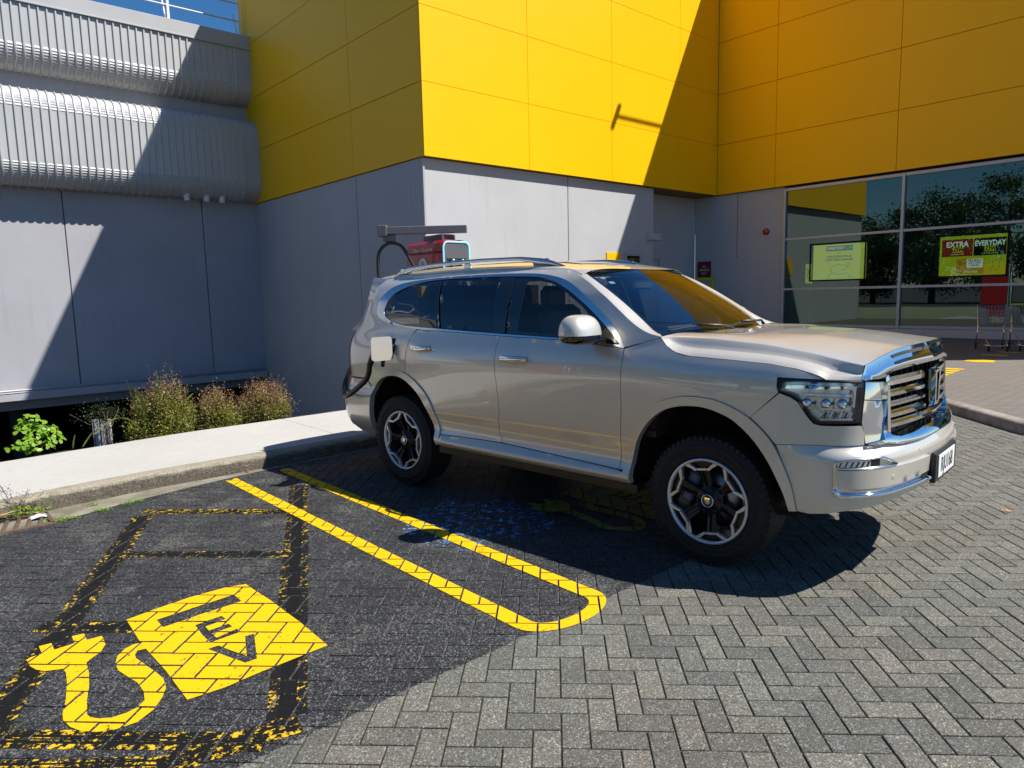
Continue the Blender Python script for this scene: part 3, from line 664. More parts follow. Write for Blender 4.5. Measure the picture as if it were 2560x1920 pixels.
def s2(r,f,w,h):
    rectp(r,'red_box',-.375,.215,.74,.46,'scr_red'); rectp(r,'black_box',.385,.215,.74,.46,'scr_black'); rectp(r,'reflection_patch',-.05,-.28,.66,.42,'scr_reflection')  # orange patch: reflection of the red charger painted onto the screen
    text('screen_lettering','EXTRA',.20,'scr_white',r,f(-.375,.30,.009),bold=.006,sx=.86); text('screen_lettering','EVERYDAY',.19,'scr_white',r,f(.385,.30,.009),bold=.006,sx=.76)
    rectp(r,'yellow_box',-.36,.155,.27,.135,'scr2',.009); rectp(r,'yellow_box',.385,.155,.27,.135,'scr2',.009)
    text('screen_lettering','LOW',.14,'scr_black',r,f(-.36,.155,.012),bold=.005,sx=.9); text('screen_lettering','LOW',.14,'scr_black',r,f(.385,.155,.012),bold=.005,sx=.9)
    text('screen_lettering','+ 300 SUPER LOWS',.04,'scr_white',r,f(-.375,.04,.009)); text('screen_lettering','+ LOW FOR LONGER',.04,'scr_white',r,f(.385,.04,.009))
    rectp(r,'white_box',.06,-.21,.38,.24,'scr_white',.009); text('screen_lettering','NO BULL!',.085,'scr_purple',r,f(.06,-.14,.012),bold=.003,sx=.85); text('screen_lettering','JUST LOW\nPRICES',.062,'scr_purple',r,f(.06,-.24,.012),bold=.002)
    text('screen_lettering','everyday',.10,'scr_white',r,f(-.02,-.43,.009),sx=.9)
    c=[(-.30+.04*math.cos(t),-.18+.04*math.sin(t)) for t in np.linspace(0,6.283,12)]; stick(r,c,'scr_red'); stick(r,[(-.30,-.22),(-.30,-.33),(-.34,-.42)],'scr_red'); stick(r,[(-.30,-.33),(-.27,-.42)],'scr_red'); stick(r,[(-.3,-.26),(-.2,-.2),(-.14,-.22)],'scr_red')
    stick(r,[(.42,-.40),(.50,-.30),(.46,-.2),(.56,-.12),(.68,-.1),(.60,-.22),(.62,-.35),(.55,-.42),(.50,-.38)],'scr_line')
screen(10.38,8.68,1.79,2.955,'scr1','pale yellow screen with a line figure behind the shop window, left of the mullion',s1)
screen(6.83,5.14,1.785,2.945,'scr2','lime screen with red and black price boxes behind the shop window',s2)
bb=B(); bb.box((WX+.5,10.62,2.05),(.03,.22,.62)); ps=bb.build('hanging_poster','scr2',label='narrow yellow poster inside the shop, left of the pale screen',category='poster')
text('poster_lettering','SALE',.2,'scr_black',ps,frame4((WX+.483,10.62,2.05),(0,0,-1),(0,-1,0),(-1,0,0)),sx=.8)
# floodlight on the parapet (casts the hammer shaped shadow)
fl=empty('floodlight',(XC-.03,9.87,ZT-.02),label='parapet floodlight on a long arm above the shop window',category='lamp')
bb=B(); bb.tube([(0.05,0,.0),(-2.15,0,.0)],.038,8); bb.build('arm','alu',fl); bb=B(); bb.box((-2.25,0,-.02),(.16,.46,.08),bev=.02); bb.build('lamp_head','alu',fl)
# ---- grey corrugated annexe ----
ann=empty('grey_annexe',(0,YD,0),label='grey annexe with two curved corrugated bands and a roof railing',category='building')
aoff=Vector((0,YD,0))
def AN(o): o.matrix_parent_inverse=Matrix.Translation(-aoff); return o
X0,X1=-12.2,XA-.02
js=[-12.2,-7.4,-3.6,.22,4.04,7.87,X1+.06]
for a,c in zip(js[:-1],js[1:]):
    bb=B(); w=.02 if c!=7.87 else .012; bb.box(((a+c)/2,YD+.1,(4.95-.86)/2),(c-a-w*1.5,.2,4.95+.86),bev=.008); AN(bb.build('wall_panel','annexe',ann))
bb=B(); bb.box(((X0+X1)/2,YD+.16,3.5),(X1-X0,.12,9.6)); AN(bb.build('wall_backing','greydark',ann))
bb=B(); bb.box(((X0+X1)/2,YD+.10,7.68),(X1-X0,.06,.66)); AN(bb.build('band_wall','annexe',ann))
bb=B(); bb.box(((X0+X1)/2,YD-.10,-.90),(X1-X0,.30,.22),bev=.01); AN(bb.build('bottom_beam','annexe',ann)); bb=B(); bb.tube([(X0,YD-.27,-.72),(X1-.1,YD-.27,-.72)],.03,8)
for x in np.arange(-11.5,9.4,1.15): bb.box((x,YD-.27,-.67),(.02,.02,.10))
AN(bb.build('drip_rail','fascia',ann))
def band(name,prof):
    """prof: list of (y,z,crimp) path; trapezoid ribs along x"""
    P=[];per=.20
    xs_=[];hs=[]
    x=X0
    while x<X0+.20*106+.01:
        for dx,hh in ((0,0),(.018,1),(.050,1),(.068,0)): xs_.append(x+dx);hs.append(hh)
        x+=per
    n=len(xs_);V=[];F=[];sm=[]
    for k,(y,z,cr) in enumerate(prof):
        a=prof[max(k-1,0)];c=prof[min(k+1,len(prof)-1)]; ty,tz_=c[0]-a[0],c[1]-a[1];L=math.hypot(ty,tz_); ny,nz=tz_/L,-ty/L
        if ny>0 and False: ny,nz=-ny,-nz
        for xx,hh in zip(xs_,hs):
            d=hh*.040+(cr*(1-hh))
            V.append((xx,y+ny*d,z+nz*d))
    for k in range(len(prof)-1):
        for i in range(n-1): F.append((k*n+i,k*n+i+1,(k+1)*n+i+1,(k+1)*n+i))
    return AN(mesh(name,V,F,'corr',ann))
def arc(cy,cz,r,a0,a1,n,crimp):
    return [(cy+r*math.cos(RAD(a0+(a1-a0)*k/n)),cz+r*math.sin(RAD(a0+(a1-a0)*k/n)),crimp*(k%2) if 0<k<n else 0) for k in range(n+1)]
up=[(23.22,9.60,0),(23.22,9.1,0),(23.22,8.56,0)]+arc(23.80,8.53,.58,180,270,26,.014)[1:]+[(23.9,7.95,0)]
up=[(y,z,c) for y,z,c in up]
lo=[(23.80,7.44,0)]+arc(23.55,6.84,.60,90,180,26,.014)+[(22.95,6.3,0),(22.95,5.75,0)]+arc(23.50,5.43,.55,180,270,26,.014)+[(23.75,4.88,0)]
band('corrugated_sheet_upper' if False else 'corrugated_sheet',up[::1]); band('corrugated_sheet',lo)
# end trims (flat flashings at the right end)
for P in (up,lo):
    V=[];F=[]
    for k,(y,z,_) in enumerate(P): V+=[(X0+.20*106+.068,y,z),(XA-.032,y,z)]
    cy,cz=23.6,sum(p[1] for p in P)/len(P)
    V=[(x,y-.012,z) for x,y,z in V]
    for k in range(len(P)-1): F.append((2*k,2*k+1,2*k+3,2*k+2))
    AN(mesh('end_flashing',V,F,'fascia',ann,True))
bb=B(); bb.box(((X0+X1)/2,23.30,9.82),(X1-X0,.24,.42),bev=.01); bb.box(((X0+X1)/2,23.20,9.615),(X1-X0,.10,.05),bev=.008); AN(bb.build('roof_fascia','fascia',ann))
bb=B(); bb.box(((X0+X1)/2,27,9.9),(X1-X0,7.2,.1)); AN(bb.build('roof_deck','fascia',ann))
for x in (X1-1.92,X1-1.33,X1-.85):
    bb=B(); bb.lathe([(.0,4.74),(.085,4.74),(.09,4.76),(.09,4.95)],14,'z',(x-.35,23.3,0)); AN(bb.build('downlight','white_rail',ann))
# undercroft
bb=B(); bb.box(((X0+X1)/2,31,-2.0),(X1-X0+8,14.0,2.35)); 
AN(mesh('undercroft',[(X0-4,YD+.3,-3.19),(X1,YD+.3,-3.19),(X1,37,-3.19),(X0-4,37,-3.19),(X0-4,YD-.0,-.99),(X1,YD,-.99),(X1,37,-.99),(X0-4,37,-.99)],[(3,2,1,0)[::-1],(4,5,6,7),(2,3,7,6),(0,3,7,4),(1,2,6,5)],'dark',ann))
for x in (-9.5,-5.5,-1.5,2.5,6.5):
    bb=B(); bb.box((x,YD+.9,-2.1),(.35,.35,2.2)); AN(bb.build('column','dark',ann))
# roof railing
rl=empty('roof_railing',(0,23.6,10.02),label='white steel railing along the roof edge of the grey annexe',category='railing')
for x in (9.45,7.28,5.05,2.85,.65,-1.55,-3.75,-5.95,-8.15,-10.35):
    bb=B(); bb.box((x,.0,.55),(.07,.05,1.14)); bb.tube([(x-.06,.05,.02),(x-.02,.45,.9)],.025,6); bb.build('post','white_rail',rl)
for z in (.54,1.08):
    bb=B(); bb.tube([(X0,0,z),(9.5,0,z)],.024,8); bb.build('handrail' if z>1 else 'mid_rail','white_rail',rl)
# ================= car body surface =================
PL=np.array([(-3.97,0),(-3.965,-.3),(-3.95,-.55),(-3.87,-.755),(-3.74,-.865),(-3.5,-.92),(-2.85,-.948),(-1.8,-.952),(-.6,-.952),(.2,-.957),(.48,-.948),(.66,-.915),(.78,-.85),(.855,-.75),(.905,-.6),(.945,-.4),(.965,-.2),(.972,0),(.965,.2),(.945,.4),(.905,.6),(.855,.75)])
def catmull(P,n=24):
    P=np.asarray(P,float); Q=np.vstack([2*P[0]-P[1],P,2*P[-1]-P[-2]]); out=[]
    for i in range(1,len(Q)-2):
        p0,p1,p2,p3=Q[i-1],Q[i],Q[i+1],Q[i+2]
        d=lambda a,b: max(np.linalg.norm(b-a)**.5,1e-6)
        t0=0;t1=t0+d(p0,p1);t2=t1+d(p1,p2);t3=t2+d(p2,p3)
        for k in range(n):
            t=t1+(t2-t1)*k/n
            a1=(t1-t)/(t1-t0)*p0+(t-t0)/(t1-t0)*p1;a2=(t2-t)/(t2-t1)*p1+(t-t1)/(t2-t1)*p2;a3=(t3-t)/(t3-t2)*p2+(t-t2)/(t3-t2)*p3
            b1=(t2-t)/(t2-t0)*a1+(t-t0)/(t2-t0)*a2;b2=(t3-t)/(t3-t1)*a2+(t-t1)/(t3-t1)*a3
            out.append((t2-t)/(t2-t1)*b1+(t-t1)/(t2-t1)*b2)
    out.append(P[-1]); return np.array(out)
PC=catmull(PL); _ss=np.r_[0,np.cumsum(np.linalg.norm(np.diff(PC,axis=0),axis=1))]
_ss=_ss-np.interp(-1.0,PC[:int(len(PC)*.6),0],_ss[:int(len(PC)*.6)])-1.0
TMIN,TMAX=_ss[0],_ss[-1]
def planxy(t): return np.interp(t,_ss,PC[:,0]),np.interp(t,_ss,PC[:,1])
def plann(t):
    e=.03; x0,y0=planxy(t-e);x1,y1=planxy(t+e); dx,dy=x1-x0,y1-y0; L=np.hypot(dx,dy)+1e-9
    return dy/L,-dx/L   # outward normal on right side
ZK=np.array([.28,.36,.42,.46,.50,.53,.62,.68,.76,.79,.85,1.0,1.08,1.13,1.17,1.22,1.28,1.31,1.45,1.60,1.72,1.78,1.83])
TK=np.array([-4.9,-4.3,-3.6,-3.0,-2.4,-.5,.1,.5,.75,1.0,1.3,1.69,2.08,2.45])
rb=[.14,.10,.06,.035,.02,.01,0,0,.0,.03,.03,.02,.02,.025,.03,.045,.07,.085,.13,.19,.27,.34,.42]
md=[.10,.06,.012,.0,.022,.045,.040,.022,.015,.013,.010,.003,.0,.004,.012,.030,.060,.075,.118,.180,.250,.32,.41]
fr=[.08,.05,.03,.015,.008,.005,.004,.002,.0,.0,.0,.0,.003,.008,.022,.05,.08,.10,.14,.2,.27,.34,.42]
fb=[.07,.04,.02,.01,.0,.0,.0,.0,.0,.028,.03,.03,.03,.033,.045,.07,.10,.12,.16,.2,.27,.34,.42]
fc=[.10,.07,.04,.02,.012,.005,.0,-.01,-.01,-.005,.04,.052,.055,.058,.06,.062,.08,.11,.16,.2,.27,.34,.42]
fc2=[q-.012 if .8<z<1.2 else q for q,z in zip(fc,ZK)]
TAB=np.array([rb,rb,rb,rb,md,md,fr,fr,fb,fb,fc,fc2,fc,fb])
TAB[0]=np.array(rb)+np.where(ZK>.8,.08+np.clip(ZK-1.2,0,1)*.25,0);TAB[1]=TAB[0];
TAB[2]=np.array(rb)
_D=None
def build():
    global _D,_tg,_zg
    _tg=np.linspace(TMIN,TMAX,300);_zg=np.linspace(.28,1.83,200)
    # pchip-ish: use linear then gaussian smooth
    A=np.array([np.interp(_tg,TK,TAB[:,j]) for j in range(len(ZK))]).T
    B=np.array([np.interp(_zg,ZK,A[i]) for i in range(len(_tg))])
    def g(n,s): x=np.arange(-n,n+1);w=np.exp(-.5*(x/s)**2);return w/w.sum()
    def conv(M,ax,n,s):
        w=g(n,s);P=np.pad(M,[(n,n) if a==ax else (0,0) for a in(0,1)],mode='edge')
        o=np.zeros_like(M)
        for k,ww in enumerate(w):
            o+=ww*(P[k:k+M.shape[0],:] if ax==0 else P[:,k:k+M.shape[1]])
        return o
    B=conv(B,0,12,5.);B=conv(B,1,5,1.8)
    _D=B
build()
def dd(t,z):
    i=np.clip((np.asarray(t)-_tg[0])/(_tg[1]-_tg[0]),0,len(_tg)-1.001);j=np.clip((np.asarray(z)-.28)/(_zg[1]-_zg[0]),0,len(_zg)-1.001)
    a=np.floor(i).astype(int);b=np.floor(j).astype(int);u=i-a;v=j-b
    return _D[a,b]*(1-u)*(1-v)+_D[a+1,b]*u*(1-v)+_D[a,b+1]*(1-u)*v+_D[a+1,b+1]*u*v
def SF(t,z,off=0.):
    t=np.asarray(t,float);z=np.asarray(z,float)
    x,y=planxy(t);nx,ny=plann(t);d=dd(t,z)-off
    return np.stack([x-nx*d,y-ny*d,z],-1)
TC=1.69045
CAR=empty('parked_suv',(4.37101,2.30126,0),-1.48214,label='champagne silver off-road SUV parked and charging, nose towards the right, with a chrome grille',category='car')
def densify(P,st=.03,closed=True):
    o=[];n=len(P)
    for i in range(n if closed else n-1):
        a,c=P[i],P[(i+1)%n]; L=math.dist(a,c); k=max(1,int(L/st)); o+=[(a[0]+(c[0]-a[0])*j/k,a[1]+(c[1]-a[1])*j/k) for j in range(k)]
    if not closed: o.append(P[-1])
    return o
def flip(V,F): return [(v[0],-v[1],v[2]) for v in V],[tuple(f[::-1]) for f in F]
def shell(name,outer,mat,parent,side=1,holes=(),off=0.,step=.03,depth=.014,mapf=None,dens=.03,offf=None):
    """body panel: 2-D outline laid on the body surface, with a turned-in flange"""
    outer=densify(outer,dens); holes=[densify(h,dens) for h in holes]
    v2,T=cdt(outer,holes,step)
    a=np.array(v2); mp=mapf or SF
    if offf is not None:
        P=mp(a[:,0],a[:,1],off+offf(a[:,0],a[:,1]))
    else: P=mp(a[:,0],a[:,1],off)
    V=[tuple(p) for p in P]; 
    # orient: outward normal should face -y / +x (away from the car centre)
    F=[]
    tot=0.
    for t in T:
        (ax,ay),(bx_,by_),(cx_,cy_)=[v2[i] for i in t]; ar=(bx_-ax)*(cy_-ay)-(cx_-ax)*(by_-ay)
        if abs(ar)<2e-9: continue
        if ar<0: t=(t[0],t[2],t[1])
        p,q,r=[np.array(V[i]) for i in t]; tot+=float(np.dot(np.cross(q-p,r-p),(p+q+r)/3-np.array([-1.4,0,.9]))); F.append(t)
    if tot<0: F=[(t[0],t[2],t[1]) for t in F]
    sm=[True]*len(F)
    # flange
    cnt={}
    for t in F:
        for k in range(3):
            e=(t[k],t[(k+1)%3]); cnt[e]=cnt.get(e,0)+1
    bd=[e for e in cnt if (e[1],e[0]) not in cnt]
    m={}
    for e in bd:
        for i in e:
            if i not in m:
                m[i]=len(V); V.append(V[i]); V.append(tuple(mp(np.array([v2[i][0]]),np.array([v2[i][1]]),off-depth)[0]))
    if depth>0:
        for (i,j) in bd: F.append((m[i],m[i]+1,m[j]+1,m[j])); sm.append(False)
    if side<0: V,F=flip(V,F)
    return mesh(name,V,F,mat,parent,sm)
# ---- outlines (plan parameter t, height z) measured on the right side ----
DLO=smooth_curve([(-2.403,1.337),(-2.689,1.344),(-3.015,1.375),(-3.230,1.422),(-3.315,1.485),(-3.333,1.555),(-3.294,1.640),(-3.190,1.705),(-3.000,1.742),(-2.682,1.762),(-2.284,1.771),(-1.831,1.771),(-1.537,1.761),(-1.338,1.738),(-1.179,1.698),(-1.020,1.620),(-0.869,1.523),(-0.726,1.420),(-0.631,1.332),(-0.583,1.266)],4)
DLOB=[(-.583,1.262),(-1.10,1.298),(-1.696,1.313),(-2.403,1.337)]   # belt line, front to rear
GLS=smooth_curve([(-2.411,1.352),(-2.674,1.360),(-2.904,1.375),(-3.063,1.407),(-3.174,1.452),(-3.205,1.520),(-3.150,1.625),(-3.015,1.690),(-2.840,1.727),(-2.554,1.748),(-2.085,1.751),(-1.720,1.746),(-1.465,1.732),(-1.314,1.704),(-1.147,1.637),(-0.996,1.556),(-0.853,1.466),(-0.726,1.372),(-.625,1.288)],4)
GLSB=[(-.63,1.280),(-1.115,1.311),(-1.696,1.326),(-2.061,1.338),(-2.411,1.352)]
FLO=smooth_curve([(-.565,.47),(-.56,.56),(-.535,.665),(-.49,.765),(-.432,.845),(-.365,.910),(-.281,.960),(-.154,.997),(-.042,1.005),(.069,.995),(.172,.963),(.268,.915),(.355,.843),(.411,.773),(.451,.692),(.490,.602),(.514,.521),(.527,.435)],3)
FLI=smooth_curve([(-.515,.41),(-.511,.533),(-.479,.648),(-.432,.745),(-.366,.830),(-.281,.898),(-.185,.935),(-.082,.950),(.021,.946),(.141,.912),(.220,.865),(.308,.785),(.379,.688),(.427,.599),(.467,.513),(.488,.43)],3)
RLO=smooth_curve([(-3.345,.47),(-3.335,.60),(-3.31,.73),(-3.278,.816),(-3.174,.915),(-3.031,.970),(-2.880,.990),(-2.753,.975),(-2.602,.905),(-2.459,.785),(-2.387,.640),(-2.345,.505),(-2.34,.42)],3)
RLI=smooth_curve([(-3.295,.42),(-3.290,.55),(-3.265,.69),(-3.225,.810),(-3.111,.905),(-2.952,.942),(-2.801,.930),(-2.650,.858),(-2.520,.745),(-2.437,.605),(-2.395,.478),(-2.39,.41)],3)
BCUT=[(-1.696,1.311),(-1.690,1.216),(-1.682,1.057),(-1.666,.898),(-1.660,.758),(-1.690,.600),(-1.662,.522)]
FCUT=[(-.578,1.258),(-.576,1.185),(-.576,.894),(-.590,.703),(-.606,.490)]
RCUT=[(-2.672,1.340),(-2.722,1.285),(-2.738,1.20),(-2.753,1.080),(-2.765,.978)]
HCUT=smooth_curve([(-.336,1.329),(-.289,1.286),(-.225,1.252),(-.130,1.234),(.109,1.224),(.355,1.212),(.498,1.193),(.578,1.173),(.618,1.158),(.641,1.144)],4)
APIL=smooth_curve([(-1.25,1.778),(-1.15,1.755),(-1.03,1.703),(-.95,1.662),(-.869,1.616),(-.797,1.574),(-.726,1.527),(-.654,1.480),(-.591,1.438),(-.527,1.399),(-.472,1.372),(-.416,1.352),(-.336,1.336)],3)
HLT=[(.411,1.135),(.427,1.142),(.649,1.139),(.862,1.134),(.857,1.034),(.853,1.0),(.846,.921),(.633,.913),(.602,.921),(.578,.948),(.554,.983),(.522,1.030),(.482,1.053),(.427,1.072),(.413,1.09)]
g_=.0022
def sh_(P,dx,dz=0): return [(a+dx,b+dz) for a,b in P]
def cutx(P,lo=None,hi=None): return [p for p in P if (lo is None or p[0]>=lo) and (hi is None or p[0]<=hi)]
for side in (1,-1):
    # doors
    fl=[p for p in RLO if p[0]>-2.765 and p[1]>.50]
    rd=[( -1.696-g_,1.309),(-2.403,1.333)]+sh_(RCUT,g_*1.5,-.004)+sh_(fl,g_,g_)+[(-2.345,.503),(-2.046,.514)]+sh_(BCUT[::-1],-g_)
    rdo=shell('rear_door',rd,'paint',CAR,side)
    fd=[(-.578-g_,1.256),(-1.10,1.294)]+[(-1.696+g_,1.309)]+sh_(BCUT[1:],g_)+[(-1.155,.507)]+sh_(FCUT[::-1][:-1],-g_)
    fdo=shell('front_door',fd,'paint',CAR,side)
    # handles
    for d_,x0,z0,w in ((rdo,-2.54,1.198,.27),(fdo,-1.488,1.158,.27)):
        nB=B(); n=14
        P=[SF(np.array([x0-w/2+w*k/n]),np.array([z0]),.012+.030*math.sin(math.pi*min(1,max(0,(k)/n)))**.35)[0] for k in range(n+1)]
        V=[];F=[]
        for k,p in enumerate(P):
            hh=.025*(1-.25*abs(2*k/n-1)**3)
            for j in range(10):
                t=2*math.pi*j/10; V.append((p[0],p[1]+.010*math.cos(t),p[2]+hh*math.copysign(abs(math.sin(t))**.6,math.sin(t))))
        for k in range(n):
            for j in range(10): F.append((k*10+j,k*10+(j+1)%10,(k+1)*10+(j+1)%10,(k+1)*10+j))
        F+= [tuple(range(10)),tuple(n*10+j for j in range(10))[::-1]]
        if side<0: V,F=flip(V,F)
        mesh('door_handle',V,F,'satin',d_,True)
        el=[(x0+.062*math.cos(t),z0+.045*math.sin(t)) for t in np.linspace(0,2*math.pi,20)[:-1]]
        shell('handle_cup',el,'black' if False else 'paint',d_,side,off=.0015,step=.02,depth=.01,offf=lambda a,b,x0=x0,z0=z0:-.020*np.clip(1-((a-x0)/.062)**2-((b-z0)/.045)**2,0,1))
    # windows (front glass clear, rear glass dark) and chrome surround
    top=GLS; i0=lambda x:[p for p in top if x[0]<=p[0]<=x[1] and p[1]>1.5]
    fg=[(-.64,1.285),(-1.115,1.315),(-1.64,1.326)]+[(-1.70,1.742)]+[p for p in GLS if p[0]>-1.69 and p[1]<1.75]
    # front door window with black surround
    shell('door_window',fg,'front_glass',fdo,side,off=-.012,depth=0)
    ff=fg; fi=[(-.76,1.315),(-1.15,1.335),(-1.53,1.345),(-1.56,1.70),(-1.45,1.705),(-1.30,1.680),(-1.147,1.610),(-.98,1.515),(-.86,1.42)]
    shell('window_frame',ff,'gloss',fdo,side,[fi],off=-.008,depth=.003)
    rg=[(-1.70,1.329),(-2.061,1.341),(-2.40,1.354),(-2.548,1.745),(-2.085,1.748),(-1.72,1.743)]
    shell('door_window',[(-1.70,1.742),(-1.70,1.329),(-2.061,1.341),(-2.37,1.354),(-2.535,1.744),(-2.085,1.748)],'privacy',rdo,side,off=-.009,depth=0)
    shell('pillar_trim',[(-1.702,1.744),(-1.655,1.329),(-1.78,1.332),(-1.86,1.744)],'gloss',rdo,side,off=-.003,depth=.003)
    shell('pillar_trim',[(-2.548,1.744),(-2.383,1.356),(-2.398,1.356),(-2.564,1.743)],'gloss',rdo,side,off=-.002,depth=.003)
    qg=[(-2.566,1.744),(-2.40,1.354)]+[p for p in GLS if p[0]<-2.41 and p[1]<1.47 and p[0]>-3.21]+[p for p in GLS if p[0]<-2.60 and p[1]>=1.47]
    shell('quarter_window',qg,'privacy',CAR,side,off=-.009,depth=0)
    ring=[p for p in DLO]+DLOB[:0]
    outer=list(DLO)+DLOB
    inner=list(GLS)+GLSB
    shell('window_surround',outer[:-1],'satin',CAR,side,[inner[:-1]],off=.003,depth=.012,step=.03)
    # body side: quarter, cant rail and screen pillar in one pressing
    arch=[p for p in RLO if p[1]>.813 and p[0]<-2.763]   # rear part of flare outer (increasing x)
    sp=[(-.581,1.268),(-.336,1.3335)]+APIL[::-1]+[(-1.6,1.790),(-2.4,1.796),(-3.1,1.79),(-3.44,1.778),(-3.50,1.70),(-3.515,1.54),(-3.53,1.40),(-3.60,1.345),(-3.735,1.315),(-3.765,1.25),(-3.765,.885),(-3.70,.888),(-3.357,.893),(-3.280,.822)]+arch[1:]+[(-2.765-g_*0,.982)]+[(a-g_*1.5,b) for a,b in RCUT[::-1][1:-1]]+[(-2.680,1.340)]
    sp+= [p for p in DLO if p[0]<-2.689][:]
    sp+= [p for p in DLO if p[0]>-2.689 and p[1]>1.5]+[p for p in DLO if p[0]>-1.2 and p[1]<=1.5]
    so_=shell('side_panel',sp,'paint',CAR,side,off=-.001,step=(.035,.022))
    # front wing
    fwp=[(-.578+g_,1.258)]+sh_(FCUT[1:],g_)+[(-.566,.49)]+[(a,b+.002) for a,b in FLO if .50<b and a<.27]+[(.419,1.065),(.408,1.10),(.409,1.146),(.641,1.144)]+sh_(HCUT[::-1][1:],0,-.003)+[(-.342,1.3265)]
    wing=shell('front_wing',fwp,'paint',CAR,side)
    # flares
    for nm,o_,i_ in (('wheel_arch_trim',FLO,FLI),('wheel_arch_trim',RLO,RLI)):
        P=list(o_)+list(i_)[::-1]
        shell(nm,P,'paint',CAR,side,off=.013,depth=.05,step=.03)
    # sill + bright strip
    shell('sill',[(-2.338,.498),(-2.34,.41),(-1.9,.408),(-.52,.41),(-.52,.47),(-.565,.475),(-.607,.484),(-1.155,.501),(-1.66,.515),(-2.046,.508)],'paint',CAR,side,off=.004,step=(.06,.012),offf=lambda a,b:np.interp(b,[.40,.435,.46,.50],[0,.016,.014,-.006]))
    bb=B(); bb.box((-1.43,-side*.885,.385),(1.86,.05,.022),bev=.006); bb.build('sill_strip','satin',CAR)
    bb=B(); bb.box((-1.43,-side*.80,.372),(1.9,.22,.05)); bb.build('sill_underside','black',CAR)
    # front corner panel between lamp, wing and bumper
    fcp=[(.413,.789),(.60,.803),(.868,.806),(.868,.862),(.850,.905),(.633,.905),(.598,.913),(.572,.942),(.548,.977),(.516,1.023),(.479,1.045),(.427,1.062),(.274,.921),(.359,.847)]
    shell('bumper_corner',fcp,'paint',CAR,side,off=.001)
    # head lamp
    hl=shell('headlight',HLT,'lampdark',CAR,side,[[(.432,1.122),(.53,1.129),(.844,1.126),(.840,1.006),(.830,.932),(.641,.927),(.612,.938),(.588,.962),(.562,1.001),(.530,1.040),(.498,1.060),(.437,1.082)]],off=-.002,depth=.05,step=.03)
    lens=[(.430,1.124),(.53,1.131),(.846,1.128),(.842,1.006),(.832,.930),(.641,.925),(.610,.936),(.586,.960),(.560,.999),(.530,1.038),(.498,1.058),(.435,1.080)]
    shell('lamp_back',lens,'lamp',hl,side,off=-.045,depth=.002)
    shell('lamp_lens',lens,'lens',hl,side,off=-.001,depth=0)
    # inside: light bars, projector pods, chips
    bar=lambda n,P,m,o,d=.02:shell(n,P,m,hl,side,off=o,depth=d,step=.02)
    bar('light_bar',[(.45,1.088),(.46,1.106),(.53,1.110),(.82,1.106),(.818,1.090),(.54,1.094)],'chrome',-.012)
    bar('light_bar',[(.53,1.068),(.80,1.066),(.80,1.052),(.545,1.054)],'lamp',-.020)
    for a in (.560,.655,.740):
        bar('projector_housing',[(a-.040,.990),(a+.035,.990),(a+.035,1.048),(a-.040,1.048)],'lamp',-.022); bar('lamp_chip',[(a+.028,1.012),(a+.046,1.012),(a+.046,1.026),(a+.028,1.026)],'lampdark',-.016,.006)
        q=SF(np.array([a]),np.array([1.019]),-.018)[0]; nx_,ny_=plann(a)
        bb=B(); prof=[(0,.022),(.014,.019),(.024,.008),(.027,0),(.027,-.02)]; V=[];F=[]
        N=Vector((float(nx_),float(ny_),0)); Uv=Vector((0,0,1)); Wv=N.cross(Uv)
        for r_,h_ in prof:
            for k in range(14):
                t=2*math.pi*k/14; p=Vector(q)+N*h_+Uv*(r_*math.sin(t))+Wv*(r_*math.cos(t)); V.append(tuple(p))
        for i in range(len(prof)-1):
            for k in range(14): F.append((i*14+k,i*14+(k+1)%14,(i+1)*14+(k+1)%14,(i+1)*14+k))
        if side<0: V,F=flip(V,F)
        mesh('projector',V,F,'chrome',hl,True)
    bar('light_bar',[(.545,1.0),(.79,.990),(.79,.980),(.555,.988)],'chrome',-.012)
    for k in range(7): a=.615+.027*k; bar('lamp_fin',[(a,.944),(a+.010,.944),(a+.026,.972),(a+.016,.972)],'lampdark' if k%2 else 'lamp',-.016,.012)
    bar('light_bar',[(.62,.940),(.80,.944),(.80,.934),(.63,.931)],'chrome',-.010)
    bar('light_bar',[(.805,1.10),(.818,1.10),(.812,1.0),(.798,1.0)],'lamp',-.014)
    # chrome column beside the grille
    shell('chrome_corner',[(.868,1.132),(1.050,1.119),(1.050,1.024),(.861,1.040)],'chrome',CAR,side,off=.004,depth=.004,offf=lambda a,b:-.10*(b-.82))
    shell('grille_side',[(1.046,.86),(1.068,.85),(1.080,1.0),(1.086,1.150),(1.052,1.140)],'chrome',CAR,side,off=.010,depth=.05,step=.02,offf=lambda a,b:-.07*(b-.85))
    shell('chrome_corner',[(.861,1.036),(1.048,1.020),(1.040,.937),(1.020,.90),(1.0,.826),(.874,.814),(.868,.867),(.851,.921)],'chrome',CAR,side,off=.003,depth=.004,offf=lambda a,b:-.10*(b-.82))
